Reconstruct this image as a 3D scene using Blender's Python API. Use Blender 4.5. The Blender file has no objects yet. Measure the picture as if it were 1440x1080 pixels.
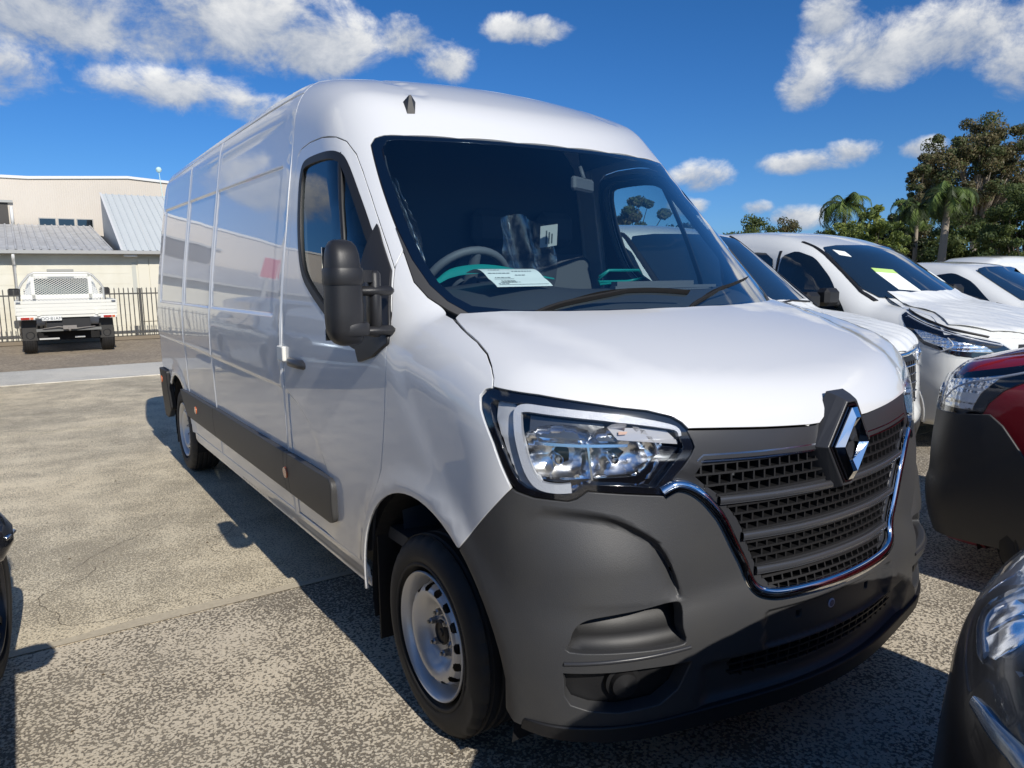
import bpy, math, random
import numpy as np
from mathutils import Matrix, Vector
from mathutils.geometry import delaunay_2d_cdt

random.seed(7)
SC = bpy.context.scene
COL = SC.collection
rad = math.radians

# ------------------------------------------------------------------ camera
cam_d = bpy.data.cameras.new("camera")
cam = bpy.data.objects.new("camera", cam_d)
COL.objects.link(cam)
SC.camera = cam
YAW, PITCH, ROLL, FPX = 0.5908, 0.1447, -0.0127, 1034.93
_f = Vector((math.sin(YAW) * math.cos(PITCH), math.cos(YAW) * math.cos(PITCH), -math.sin(PITCH)))
_r = Vector((math.cos(YAW), -math.sin(YAW), 0))
_u = _r.cross(_f)
_r2 = _r * math.cos(ROLL) + _u * math.sin(ROLL)
_u2 = _r2.cross(_f)
cam.matrix_world = Matrix(((_r2.x, _u2.x, -_f.x, -2.0684), (_r2.y, _u2.y, -_f.y, -2.1287),
                           (_r2.z, _u2.z, -_f.z, 1.5572), (0, 0, 0, 1)))
cam_d.sensor_width = 36
cam_d.lens = FPX / 1440 * 36
cam_d.clip_start = 0.05
cam_d.clip_end = 3000

# ------------------------------------------------------------------ view, sun, sky
SC.view_settings.view_transform = 'Standard'
SC.view_settings.look = 'None'
SC.view_settings.gamma = 1
SC.view_settings.use_curve_mapping = False
SC.view_settings.exposure = EXPOSURE = 0.05
SC.cycles.max_bounces = 8
SC.cycles.transparent_max_bounces = 16
SC.cycles.caustics_reflective = False
SC.cycles.caustics_refractive = False

SUN_EL = rad(33.5)
SUN_DIR = Vector((-0.035, -math.cos(SUN_EL), math.sin(SUN_EL))).normalized()
sd = bpy.data.lights.new("sun", 'SUN')
sd.energy = 4.15
sd.angle = rad(0.5)
sd.color = (1.0, 0.95, 0.87)
sun = bpy.data.objects.new("sun", sd)
COL.objects.link(sun)
sun.rotation_euler = SUN_DIR.to_track_quat('Z', 'Y').to_euler()

world = bpy.data.worlds.new("World")
SC.world = world
world.use_nodes = True
nt = world.node_tree
for n in list(nt.nodes):
    nt.nodes.remove(n)


class NT:
    """small node-tree writer"""
    def __init__(s, tree):
        s.t = tree
    def n(s, kind, **kw):
        nd = s.t.nodes.new(kind)
        for k, v in kw.items():
            if k.startswith('i_'):
                nd.inputs[int(k[2:])].default_value = v
            else:
                setattr(nd, k, v)
        return nd
    def l(s, a, b):
        s.t.links.new(a, b)
    def m(s, op, a, b=None, c=None, clamp=False):
        nd = s.t.nodes.new('ShaderNodeMath')
        nd.operation = op
        nd.use_clamp = clamp
        for i, v in enumerate((a, b, c)):
            if v is None:
                continue
            if isinstance(v, (int, float)):
                nd.inputs[i].default_value = v
            else:
                s.t.links.new(v, nd.inputs[i])
        return nd.outputs[0]
    def mix(s, fac, a, b):
        nd = s.t.nodes.new('ShaderNodeMix')
        nd.data_type = 'RGBA'
        for i, v in ((0, fac), (6, a), (7, b)):
            if isinstance(v, (int, float)):
                nd.inputs[i].default_value = v
            elif isinstance(v, tuple):
                nd.inputs[i].default_value = (*v, 1)
            else:
                s.t.links.new(v, nd.inputs[i])
        return nd.outputs[2]
    def ramp(s, fac, stops):
        nd = s.t.nodes.new('ShaderNodeValToRGB')
        cr = nd.color_ramp
        while len(cr.elements) < len(stops):
            cr.elements.new(0.5)
        for e, (p, c) in zip(cr.elements, stops):
            e.position = p
            e.color = (*c, 1) if isinstance(c, tuple) else (c, c, c, 1)
        s.t.links.new(fac, nd.inputs[0])
        return nd.outputs[0]


w = NT(nt)
tc = w.n('ShaderNodeTexCoord')
sky = w.n('ShaderNodeTexSky', sky_type='NISHITA')
sky.sun_disc = False
sky.sun_elevation = SUN_EL
sky.sun_rotation = rad(182)
sky.air_density = 1.0
sky.dust_density = 0.3
sky.ozone_density = 3.0
bg = w.n('ShaderNodeBackground')
bg.inputs[1].default_value = 0.080
hs = w.n('ShaderNodeHueSaturation')
hs.inputs['Saturation'].default_value = 1.28
hs.inputs['Value'].default_value = 1.0
w.l(sky.outputs[0], hs.inputs['Color'])
sep = w.n('ShaderNodeSeparateXYZ')
w.l(tc.outputs['Generated'], sep.inputs[0])
dx, dy, dz = sep.outputs
AZ = w.m('ARCTAN2', dx, dy)
EL = w.m('ARCSINE', dz)
elr = w.ramp(w.m('MAXIMUM', dz, 0.0), [(0.0, (0.40, 0.72, 1.45)), (0.14, (0.50, 0.80, 1.22)), (0.5, (0.62, 0.88, 1.10)), (1.0, (0.62, 0.86, 1.05))])
tint = w.n('ShaderNodeMix', data_type='RGBA', blend_type='MULTIPLY')
tint.inputs[0].default_value = 1
w.l(hs.outputs[0], tint.inputs[6])
w.l(elr, tint.inputs[7])
w.l(tint.outputs[2], bg.inputs[0])
# clouds: (azimuth, elevation, half width, half height) in degrees
CLOUDS = [(3, 17.4, 10, 4.6), (13, 17.4, 11, 4.0), (20.5, 16.2, 6, 2.8), (-5, 18, 9, 5), (6, 21, 15, 3.5), (10, 12.7, 7.5, 1.7), (14.8, 12.0, 3.4, 1.4), (0, 13.2, 5, 2.4),
          (26.8, 16.9, 3.0, 1.9), (29.2, 15.4, 3.2, 1.9), (35.2, 17.4, 3.8, 1.2), (55.3, 12.8, 2.4, 1.9), (59.3, 14.3, 5.5, 2.6),
          (64, 14.6, 5.5, 2.6), (67.5, 12.8, 3.8, 2.6), (56.5, 16.9, 2.2, 1.9), (71, 16, 5, 3), (48.2, 7.0, 2.8, 1.3), (55.6, 7.6, 4.2, 1.0), (58, 8.1, 2.2, 1.0),
          (62.4, 8.0, 1.7, .9), (52, 4.7, 1.6, .7), (54.6, 4.0, 2.6, 1.1), (47, 5.0, 2, .8), (-14, 11, 6, 2.4)]
rnd = random.Random(11)
for k in range(18):
    CLOUDS.append((92 + k * 14 + rnd.uniform(-5, 5), rnd.choice((9, 14, 19, 26)) + rnd.uniform(-3, 3),
                   rnd.uniform(6, 14), rnd.uniform(2, 5.5)))
CLOUDS += [(-40, 38, 16, 7), (-75, 42, 14, 6), (-120, 36, 16, 5)]
nz = w.n('ShaderNodeTexNoise')
nz.inputs['Scale'].default_value = 13
nz.inputs['Detail'].default_value = 12
nz.inputs['Roughness'].default_value = 0.64
nz.inputs['Distortion'].default_value = 0.25
mp = w.n('ShaderNodeMapping')
mp.inputs['Scale'].default_value = (1, 1, 1.45)
w.l(tc.outputs['Generated'], mp.inputs[0])
w.l(mp.outputs[0], nz.inputs['Vector'])
nz2 = w.n('ShaderNodeTexNoise')
nz2.inputs['Scale'].default_value = 5.5
nz2.inputs['Detail'].default_value = 4
w.l(mp.outputs[0], nz2.inputs['Vector'])
dens = None
shade = None
for az, el, ra, re in CLOUDS:
    if az > 180:
        az -= 360
    du = w.m('MULTIPLY', w.m('SUBTRACT', AZ, rad(az)), 1 / rad(ra))
    dv = w.m('MULTIPLY', w.m('SUBTRACT', EL, rad(el)), 1 / rad(re))
    q = w.m('SUBTRACT', 1.0, w.m('ADD', w.m('MULTIPLY', du, du), w.m('MULTIPLY', dv, dv)))
    q = w.m('MAXIMUM', q, -0.9)
    sh = w.m('ADD', dv, w.m('MULTIPLY', du, 0.18))
    if dens is None:
        dens, shade = q, sh
    else:
        gt = w.m('ADD', w.m('MULTIPLY', w.m('SUBTRACT', q, dens), 1.6), 0.5, clamp=True)
        shade = w.m('ADD', w.m('MULTIPLY', gt, sh), w.m('MULTIPLY', w.m('SUBTRACT', 1.0, gt), shade))
        dens = w.m('SMOOTH_MAX', q, dens, 0.35)
nn = w.m('SUBTRACT', nz.outputs[0], 0.5)
nn2 = w.m('SUBTRACT', nz2.outputs[0], 0.5)
d2 = w.m('ADD', w.m('ADD', dens, w.m('MULTIPLY', nn, 3.0)), w.m('MULTIPLY', nn2, 1.2))
mr = w.n('ShaderNodeMapRange', interpolation_type='SMOOTHSTEP')
mr.inputs[1].default_value = 0.05
mr.inputs[2].default_value = 1.0
w.l(d2, mr.inputs[0])
shd = w.m('ADD', w.m('ADD', w.m('MULTIPLY', shade, 0.38), 0.50), w.m('MULTIPLY', nn, 1.5), clamp=True)
ccol = w.ramp(shd, [(0.0, (0.24, 0.29, 0.38)), (0.4, (0.44, 0.48, 0.55)), (0.75, (0.74, 0.75, 0.76)), (1.0, (0.92, 0.92, 0.90))])
bg2 = w.n('ShaderNodeBackground')
w.l(ccol, bg2.inputs[0])
bg2.inputs[1].default_value = 1.05
mxs = w.n('ShaderNodeMixShader')
w.l(w.m('MULTIPLY', mr.outputs[0], 0.96), mxs.inputs[0])
w.l(bg.outputs[0], mxs.inputs[1])
w.l(bg2.outputs[0], mxs.inputs[2])
wo = w.n('ShaderNodeOutputWorld')
w.l(mxs.outputs[0], wo.inputs[0])


# ------------------------------------------------------------------ materials
MATS = {}


def mat(name, col=(0.5, 0.5, 0.5), rough=0.5, metal=0.0, coat=0.0, spec=0.5, bump=None, var=None, emit=None):
    """principled material; bump=(scale,strength), var=(scale, colour2, amount)"""
    if name in MATS:
        return MATS[name]
    m = bpy.data.materials.new(name)
    m.use_nodes = True
    t = NT(m.node_tree)
    b = m.node_tree.nodes['Principled BSDF']
    b.inputs['Base Color'].default_value = (*col, 1)
    b.inputs['Roughness'].default_value = rough
    b.inputs['Metallic'].default_value = metal
    b.inputs['Coat Weight'].default_value = coat
    b.inputs['Coat Roughness'].default_value = 0.02
    b.inputs['Specular IOR Level'].default_value = spec
    co = t.n('ShaderNodeTexCoord').outputs['Object']
    if var:
        nz = t.n('ShaderNodeTexNoise')
        nz.inputs['Scale'].default_value = var[0]
        nz.inputs['Detail'].default_value = 6
        t.l(co, nz.inputs['Vector'])
        f = t.m('MULTIPLY', t.m('SUBTRACT', nz.outputs[0], 0.35, clamp=True), var[2] * 3.0, clamp=True)
        t.l(t.mix(f, col, var[1]), b.inputs['Base Color'])
    if bump:
        nz = t.n('ShaderNodeTexNoise')
        nz.inputs['Scale'].default_value = bump[0]
        nz.inputs['Detail'].default_value = 3
        t.l(co, nz.inputs['Vector'])
        bp = t.n('ShaderNodeBump')
        bp.inputs['Strength'].default_value = bump[1]
        bp.inputs['Distance'].default_value = 0.002
        t.l(nz.outputs[0], bp.inputs['Height'])
        t.l(bp.outputs[0], b.inputs['Normal'])
    if emit:
        b.inputs['Emission Color'].default_value = (*emit[0], 1)
        b.inputs['Emission Strength'].default_value = emit[1]
    MATS[name] = m
    return m


def glass_mat(name, tint, rough=0.0, refl=1.0, ior=1.5):
    """thin sheet of glass: tinted see-through plus fresnel reflection"""
    m = bpy.data.materials.new(name)
    m.use_nodes = True
    t = NT(m.node_tree)
    for n in list(m.node_tree.nodes):
        m.node_tree.nodes.remove(n)
    tr = t.n('ShaderNodeBsdfTransparent')
    tr.inputs[0].default_value = (*tint, 1)
    gl = t.n('ShaderNodeBsdfGlossy')
    gl.inputs[0].default_value = (1, 1, 1, 1)
    gl.inputs['Roughness'].default_value = rough
    lw = t.n('ShaderNodeLayerWeight')          # Schlick fresnel, the same on both sides of the sheet
    lw.inputs[0].default_value = 0.5
    fr = t.m('ADD', t.m('MULTIPLY', t.m('POWER', lw.outputs['Facing'], 5.0), 0.9), 0.075)
    mx = t.n('ShaderNodeMixShader')
    t.l(t.m('MULTIPLY', fr, refl, clamp=True), mx.inputs[0])
    t.l(tr.outputs[0], mx.inputs[1])
    t.l(gl.outputs[0], mx.inputs[2])
    o = t.n('ShaderNodeOutputMaterial')
    t.l(mx.outputs[0], o.inputs[0])
    MATS[name] = m
    return m


def paint_mat(name, col, rough=0.3, wav=0.12, metal=0.0):
    """car paint: clear coat with slight panel waviness"""
    m = mat(name, col, rough, metal=metal, coat=1.0, spec=0.4)
    t = NT(m.node_tree)
    b = m.node_tree.nodes['Principled BSDF']
    co = t.n('ShaderNodeTexCoord').outputs['Object']
    nz = t.n('ShaderNodeTexNoise')
    nz.inputs['Scale'].default_value = 1.6
    nz.inputs['Detail'].default_value = 0.5
    t.l(co, nz.inputs['Vector'])
    bp = t.n('ShaderNodeBump')
    bp.inputs['Strength'].default_value = wav
    bp.inputs['Distance'].default_value = 0.012
    t.l(nz.outputs[0], bp.inputs['Height'])
    t.l(bp.outputs[0], b.inputs['Normal'])
    t.l(bp.outputs[0], b.inputs['Coat Normal'])
    return m


white_paint = paint_mat('white_paint', (0.745, 0.75, 0.75), 0.32)
white_paint2 = paint_mat('white_paint_soft', (0.76, 0.77, 0.75), 0.35)
red_paint = paint_mat('red_paint', (0.30, 0.012, 0.02), 0.3)
black_paint = paint_mat('black_paint', (0.012, 0.013, 0.016), 0.25)
grey_paint = paint_mat('grey_blue_paint', (0.17, 0.22, 0.28), 0.28, metal=0.55)
suv_paint = paint_mat('light_blue_paint', (0.30, 0.37, 0.45), 0.3, metal=0.4)
plastic = mat('dark_plastic', (0.045, 0.046, 0.049), 0.47, bump=(420, 0.25), spec=0.42, var=(5, (0.062, 0.060, 0.056), 0.5))
plastic_satin = mat('satin_plastic', (0.036, 0.037, 0.041), 0.34, bump=(300, 0.08))
mirror_plastic = mat('mirror_plastic', (0.022, 0.022, 0.024), 0.42, bump=(420, 0.2), spec=.4)
plastic_black = mat('black_plastic', (0.012, 0.012, 0.013), 0.5, bump=(300, 0.1))
gloss_black = mat('gloss_black', (0.006, 0.006, 0.008), 0.08, coat=1)
trim_grey = mat('moulding_plastic', (0.055, 0.054, 0.053), 0.5, bump=(350, 0.25))
chrome = mat('chrome', (0.86, 0.88, 0.90), 0.05, metal=1)
chrome_soft = mat('chrome_soft', (0.62, 0.64, 0.67), 0.16, metal=1)
reflector = mat('reflector', (0.92, 0.92, 0.92), 0.20, metal=1)
silver = mat('silver_wheel', (0.60, 0.60, 0.60), 0.36, metal=0.45)
steel = mat('nut_steel', (0.35, 0.36, 0.38), 0.3, metal=1)
rubber = mat('rubber', (0.016, 0.016, 0.017), 0.68, bump=(260, 0.2), var=(9, (0.03, 0.028, 0.026), 0.5))
void = mat('dark_void', (0.004, 0.004, 0.005), 0.8)
interior = mat('interior_plastic', (0.055, 0.060, 0.068), 0.6, bump=(200, 0.15))
interior_light = mat('interior_grey', (0.13, 0.14, 0.155), 0.6, bump=(200, 0.15))
seat_cloth = mat('seat_cloth', (0.09, 0.095, 0.105), 0.85)
orange_lens = mat('orange_lens', (0.62, 0.16, 0.06), 0.2, coat=1)
red_lens = mat('red_lens', (0.42, 0.03, 0.02), 0.2, coat=1)
light_lens = mat('white_lens', (0.46, 0.46, 0.48), 0.16, coat=1)
drl_mat = mat('light_guide', (0.50, 0.52, 0.56), 0.22, coat=1, bump=(300, 0.6))
hl_plate_m = mat('headlight_bezel', (0.58, 0.59, 0.60), 0.4, metal=0.2)
paper = mat('paper', (0.90, 0.93, 0.89), 0.7)
bar_mat = mat('grille_bar_plastic', (0.05, 0.052, 0.058), 0.24, coat=0.4)
ink = mat('ink', (0.10, 0.12, 0.13), 0.7)
teal = mat('teal_plastic', (0.01, 0.26, 0.23), 0.35)
film = mat('clear_film', (0.5, 0.52, 0.55), 0.15, coat=1, bump=(14, 1.0))
glass = glass_mat('window_glass', (0.70, 0.82, 0.82), refl=1.0)
screen_glass = glass_mat('windscreen_glass', (0.76, 0.86, 0.88), refl=1.9)
dark_glass = mat('dark_glass', (0.006, 0.010, 0.014), 0.03, spec=0.9, coat=1)
lens_glass = glass_mat('lamp_lens', (0.96, 0.97, 0.98), refl=0.6)


# ------------------------------------------------------------------ object helpers
def tag(o, label=None, cat=None, group=None, kind=None):
    if label: o['label'] = label
    if cat: o['category'] = cat
    if group: o['group'] = group
    if kind: o['kind'] = kind
    return o


def empty(name, loc=(0, 0, 0), rz=0.0, label=None, cat=None, group=None):
    o = bpy.data.objects.new(name, None)
    COL.objects.link(o)
    o.location = loc
    o.rotation_euler = (0, 0, rz)
    o.empty_display_size = 0.3
    return tag(o, label, cat, group)


def mesh_obj(name, verts, faces, mats, parent=None, smooth=True, normals=None, midx=None, uv=None):
    me = bpy.data.meshes.new(name)
    me.from_pydata([tuple(map(float, v)) for v in verts], [], [tuple(int(i) for i in f) for f in faces])
    if not isinstance(mats, (list, tuple)):
        mats = [mats]
    for m in mats:
        me.materials.append(m)
    if midx is not None:
        me.polygons.foreach_set('material_index', np.asarray(midx, dtype=np.int32))
    if smooth:
        me.polygons.foreach_set('use_smooth', np.ones(len(me.polygons), dtype=bool))
    if normals is not None:
        me.normals_split_custom_set_from_vertices([tuple(map(float, n)) for n in normals])
    o = bpy.data.objects.new(name, me)
    COL.objects.link(o)
    if parent is not None:
        o.parent = parent
    return o


class MB:
    """collects shapes into one mesh; every shape has its own vertices"""
    def __init__(s):
        s.v = []; s.f = []; s.mi = []; s.sm = []
    def add(s, verts, faces, mi=0, sm=False, M=None):
        k = len(s.v)
        if M is not None:
            verts = [M @ Vector(v) for v in verts]
        s.v += [tuple(v) for v in verts]
        s.f += [tuple(i + k for i in f) for f in faces]
        s.mi += [mi] * len(faces)
        s.sm += [sm] * len(faces)
        return s
    def box(s, x0, x1, y0, y1, z0, z1, mi=0, M=None, b=0.0):
        if b <= 0:
            v = [(x, y, z) for x in (x0, x1) for y in (y0, y1) for z in (z0, z1)]
            f = [(0, 1, 3, 2), (4, 6, 7, 5), (0, 4, 5, 1), (2, 3, 7, 6), (0, 2, 6, 4), (1, 5, 7, 3)]
            return s.add(v, f, mi, False, M)
        # bevelled box: convex hull of 24 points written out as a lofted shape
        v = []
        lo = (x0, y0, z0); hi = (x1, y1, z1)
        for sx in (0, 1):
            for sy in (0, 1):
                for sz in (0, 1):
                    c = [hi[i] if (sx, sy, sz)[i] else lo[i] for i in range(3)]
                    d = [-b if (sx, sy, sz)[i] else b for i in range(3)]
                    v += [(c[0], c[1] + d[1], c[2] + d[2]), (c[0] + d[0], c[1], c[2] + d[2]), (c[0] + d[0], c[1] + d[1], c[2])]
        import bmesh
        bm = bmesh.new()
        for q in v:
            bm.verts.new(q)
        bmesh.ops.convex_hull(bm, input=bm.verts)
        bm.verts.index_update()
        vv = [q.co.copy() for q in bm.verts]
        ff = [[q.index for q in f.verts] for f in bm.faces]
        bm.free()
        return s.add(vv, ff, mi, False, M)
    def tube(s, pts, r, n=8, mi=0, M=None, cap=True):
        pts = [Vector(p) for p in pts]
        rr = r if isinstance(r, (list, tuple)) else [r] * len(pts)
        vs, fs = [], []
        up = Vector((0, 0, 1))
        for i, p in enumerate(pts):
            d = (pts[min(i + 1, len(pts) - 1)] - pts[max(i - 1, 0)]).normalized()
            a = d.cross(up)
            if a.length < 1e-3:
                a = d.cross(Vector((1, 0, 0)))
            a.normalize()
            bb = d.cross(a).normalized()
            for k in range(n):
                t = 2 * math.pi * k / n
                vs.append(p + (a * math.cos(t) + bb * math.sin(t)) * rr[i])
        for i in range(len(pts) - 1):
            for k in range(n):
                fs.append((i * n + k, i * n + (k + 1) % n, (i + 1) * n + (k + 1) % n, (i + 1) * n + k))
        if cap:
            fs.append(tuple(range(n))[::-1])
            fs.append(tuple((len(pts) - 1) * n + k for k in range(n)))
        return s.add(vs, fs, mi, True, M)
    def lathe(s, prof, n=48, mi=0, M=None, keep=None):
        """profile [(r, h)] about local Z"""
        vs = [(r * math.cos(2 * math.pi * k / n), r * math.sin(2 * math.pi * k / n), h) for r, h in prof for k in range(n)]
        fs = []
        for i in range(len(prof) - 1):
            for k in range(n):
                if keep and not keep(i, k):
                    continue
                fs.append((i * n + k, i * n + (k + 1) % n, (i + 1) * n + (k + 1) % n, (i + 1) * n + k))
        return s.add(vs, fs, mi, True, M)
    def build(s, name, mats, parent=None, auto=None):
        o = mesh_obj(name, s.v, s.f, mats, parent, smooth=False, midx=s.mi)
        o.data.polygons.foreach_set('use_smooth', np.array(s.sm, dtype=bool))
        if auto is not None:
            o.data.set_sharp_from_angle(angle=rad(auto))
        return o


def copy_tree(o, parent=None):
    c = o.copy()
    COL.objects.link(c)
    c.parent = parent
    for ch in list(o.children):
        copy_tree(ch, c)
    return c


# ------------------------------------------------------------------ implicit car bodies
def catm(xs, ys):
    xs = np.array(xs, float); ys = np.array(ys, float); h = np.diff(xs); m = np.gradient(ys, xs)
    def f(x):
        x = np.clip(x, xs[0], xs[-1])
        i = np.clip(np.searchsorted(xs, x) - 1, 0, len(xs) - 2)
        t = (x - xs[i]) / h[i]
        return (ys[i] * (1 + 2 * t) * (1 - t) ** 2 + m[i] * h[i] * t * (1 - t) ** 2 + ys[i + 1] * t * t * (3 - 2 * t)
                + m[i + 1] * h[i] * t * t * (t - 1))
    return f


def smax(a, b, k):
    h = np.maximum(k - np.abs(a - b), 0) / k
    return np.maximum(a, b) + h * h * k * 0.25


def smin(a, b, k):
    return -smax(-a, -b, k)


def sst(x):
    x = np.clip(x, 0, 1)
    return x * x * (3 - 2 * x)


def make_body(W, LEAN, HB, RT, win0, wrake, wc=0.32, nose=-0.887, nc=0.32, bulge=0.0, bx=0.8, rear=5.3, k_sw=.18, k_sb=.20,
              k_nb=.12, k_r=.12, k_low=.20, bcrown=.05, rcrown=.06, zlow=None, rlean=0.0, k_rr=.12, wave=0.0):
    def f(x, y, z, up_only=False):
        x = np.abs(x)
        side = x - W(z) - wave * np.clip(-y, 0, 1)
        bz = sst((1.0 - z) / .25)
        bl = bulge * np.exp(-((x - bx) / .24) ** 2) * bz
        no = ((nose + nc * x * x + LEAN(z) - bl) - y) / np.sqrt(1 + (2 * nc * .8) ** 2 * .65)
        bon = (z - (HB(y) - bcrown * x * x)) * .93
        wind = ((win0 + wc * x * x + (z - 1.40) * wrake) - y) / math.sqrt(1 + wrake * wrake)
        roof = (z - (RT(y - .10 * x * x) - rcrown * x * x)) * .9
        up = smax(smax(wind, roof, .03), side, k_sw)
        if up_only:
            r = up
        else:
            low = smax(smax(no, bon, k_nb), side, k_low)
            r = smax(smin(low, up, .02), no, .1)
        r = smax(r, y - rear - rlean * (z - 1.0), k_rr)
        if zlow is not None:
            r = smax(r, zlow - z, .05)
        return r
    return f


ORG = {'s': lambda u, v: (0 * u, u, v), 'c': lambda u, v: (0 * u, 0 * u + .1, v), 'r': lambda u, v: (0 * u, v, 0 * u + 1.3),
       'w': lambda u, v: (u, 0 * u + 1.2, v), 't': lambda u, v: (u, v, 0 * u + .8), 'b': lambda u, v: (0 * u, 0 * u + .1, 0 * u + .75)}


def _dir(dom, u, v):
    if dom == 's': return -1 + 0 * u, 0 * u, 0 * u
    if dom == 'c': return -np.sin(u), -np.cos(u), 0 * u
    if dom == 'r': return -np.sin(u), 0 * u, np.cos(u)
    if dom == 'w': return 0 * u, -1 + 0 * u, 0 * u
    if dom == 't': return 0 * u, 0 * u, 1 + 0 * u
    k2 = u * u + v * v      # stereographic from straight up, (u, v) = (-x, -y) side
    return -2 * u / (1 + k2), -2 * v / (1 + k2), (1 - k2) / (1 + k2)


def solve(F, dom, uv, off=0.0, it=34, hi=2.6):
    uv = np.atleast_2d(np.asarray(uv, float))
    u, v = uv[:, 0], uv[:, 1]
    O = np.stack(ORG[dom](u, v), -1).astype(float)
    D = np.stack(_dir(dom, u, v), -1).astype(float)
    a = np.zeros(len(u)); b = np.full(len(u), hi)
    # coarse scan outward for the first crossing, then bisection
    ts = np.linspace(0.02, hi, 53)
    found = np.zeros(len(u), bool)
    for i in range(1, len(ts)):
        P = O + D * ts[i]
        pos = F(P[:, 0], P[:, 1], P[:, 2]) > 0
        new = pos & ~found
        a[new] = ts[i - 1]; b[new] = ts[i]; found |= new
    for _ in range(it - 12):
        m = (a + b) / 2
        P = O + D * m[:, None]
        pos = F(P[:, 0], P[:, 1], P[:, 2]) > 0
        b = np.where(pos, m, b); a = np.where(pos, a, m)
    P = O + D * ((a + b) / 2)[:, None]
    if off:
        P = P + grad(F, P) * off
    return P


def grad(F, P, e=1.2e-3):
    g = np.stack([F(*(P + np.eye(3)[i] * e).T) - F(*(P - np.eye(3)[i] * e).T) for i in range(3)], -1)
    return g / np.maximum(np.linalg.norm(g, axis=-1, keepdims=True), 1e-9)


def to_dom(dom, P):
    P = np.atleast_2d(P)
    x, y, z = P.T
    if dom == 's': return np.c_[y, z]
    if dom == 'c': return np.c_[np.arctan2(-x, .1 - y), z]
    if dom == 'r': return np.c_[np.arctan2(-x, z - 1.3), y]
    if dom == 'w': return np.c_[x, z]
    if dom == 't': return np.c_[x, y]
    d = P - [0, .1, .75]
    d = d / np.linalg.norm(d, axis=1, keepdims=True)
    return np.c_[-d[:, 0] / (1 + d[:, 2]), -d[:, 1] / (1 + d[:, 2])]


def densify(pts, step, closed=True):
    pts = [np.array(p, float) for p in pts]
    out = []
    n = len(pts)
    for i in range(n if closed else n - 1):
        a, b = pts[i], pts[(i + 1) % n]
        k = max(1, int(math.ceil(np.linalg.norm(b - a) / step)))
        for j in range(k):
            out.append(a + (b - a) * j / k)
    if not closed:
        out.append(pts[-1])
    return np.array(out)


def spline(pts, n=8, closed=False):
    """Catmull-Rom through the points"""
    P = [np.array(p, float) for p in pts]
    m = len(P)
    out = []
    for i in range(m if closed else m - 1):
        if closed:
            p0, p1, p2, p3 = P[(i - 1) % m], P[i], P[(i + 1) % m], P[(i + 2) % m]
        else:
            p0, p1, p2, p3 = P[max(i - 1, 0)], P[i], P[i + 1], P[min(i + 2, m - 1)]
        for j in range(n):
            t = j / n
            out.append(.5 * (2 * p1 + (p2 - p0) * t + (2 * p0 - 5 * p1 + 4 * p2 - p3) * t * t + (3 * p1 - p0 - 3 * p2 + p3) * t ** 3))
    if not closed:
        out.append(P[-1])
    return [tuple(q) for q in out]


def inpoly(pts, poly):
    x, y = pts[:, 0], pts[:, 1]
    inside = np.zeros(len(pts), bool)
    px, py = poly[:, 0], poly[:, 1]
    j = len(poly) - 1
    for i in range(len(poly)):
        c = ((py[i] > y) != (py[j] > y))
        with np.errstate(divide='ignore', invalid='ignore'):
            xi = (px[j] - px[i]) * (y - py[i]) / (py[j] - py[i]) + px[i]
        inside ^= c & (x < xi)
        j = i
    return inside


def inset(poly, g):
    """move a closed outline inwards by g"""
    P = np.array(poly, float)
    area = 0.5 * np.sum(P[:, 0] * np.roll(P[:, 1], -1) - np.roll(P[:, 0], -1) * P[:, 1])
    s = 1 if area > 0 else -1
    e1 = P - np.roll(P, 1, 0); e2 = np.roll(P, -1, 0) - P
    n1 = np.c_[-e1[:, 1], e1[:, 0]] * s; n2 = np.c_[-e2[:, 1], e2[:, 0]] * s
    n1 /= np.maximum(np.linalg.norm(n1, axis=1, keepdims=True), 1e-9)
    n2 /= np.maximum(np.linalg.norm(n2, axis=1, keepdims=True), 1e-9)
    n = n1 + n2
    n /= np.maximum(np.linalg.norm(n, axis=1, keepdims=True), 1e-6)
    c = np.clip(np.sum(n * n1, 1), .5, 1)
    return P + n * (g / c)[:, None]


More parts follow.
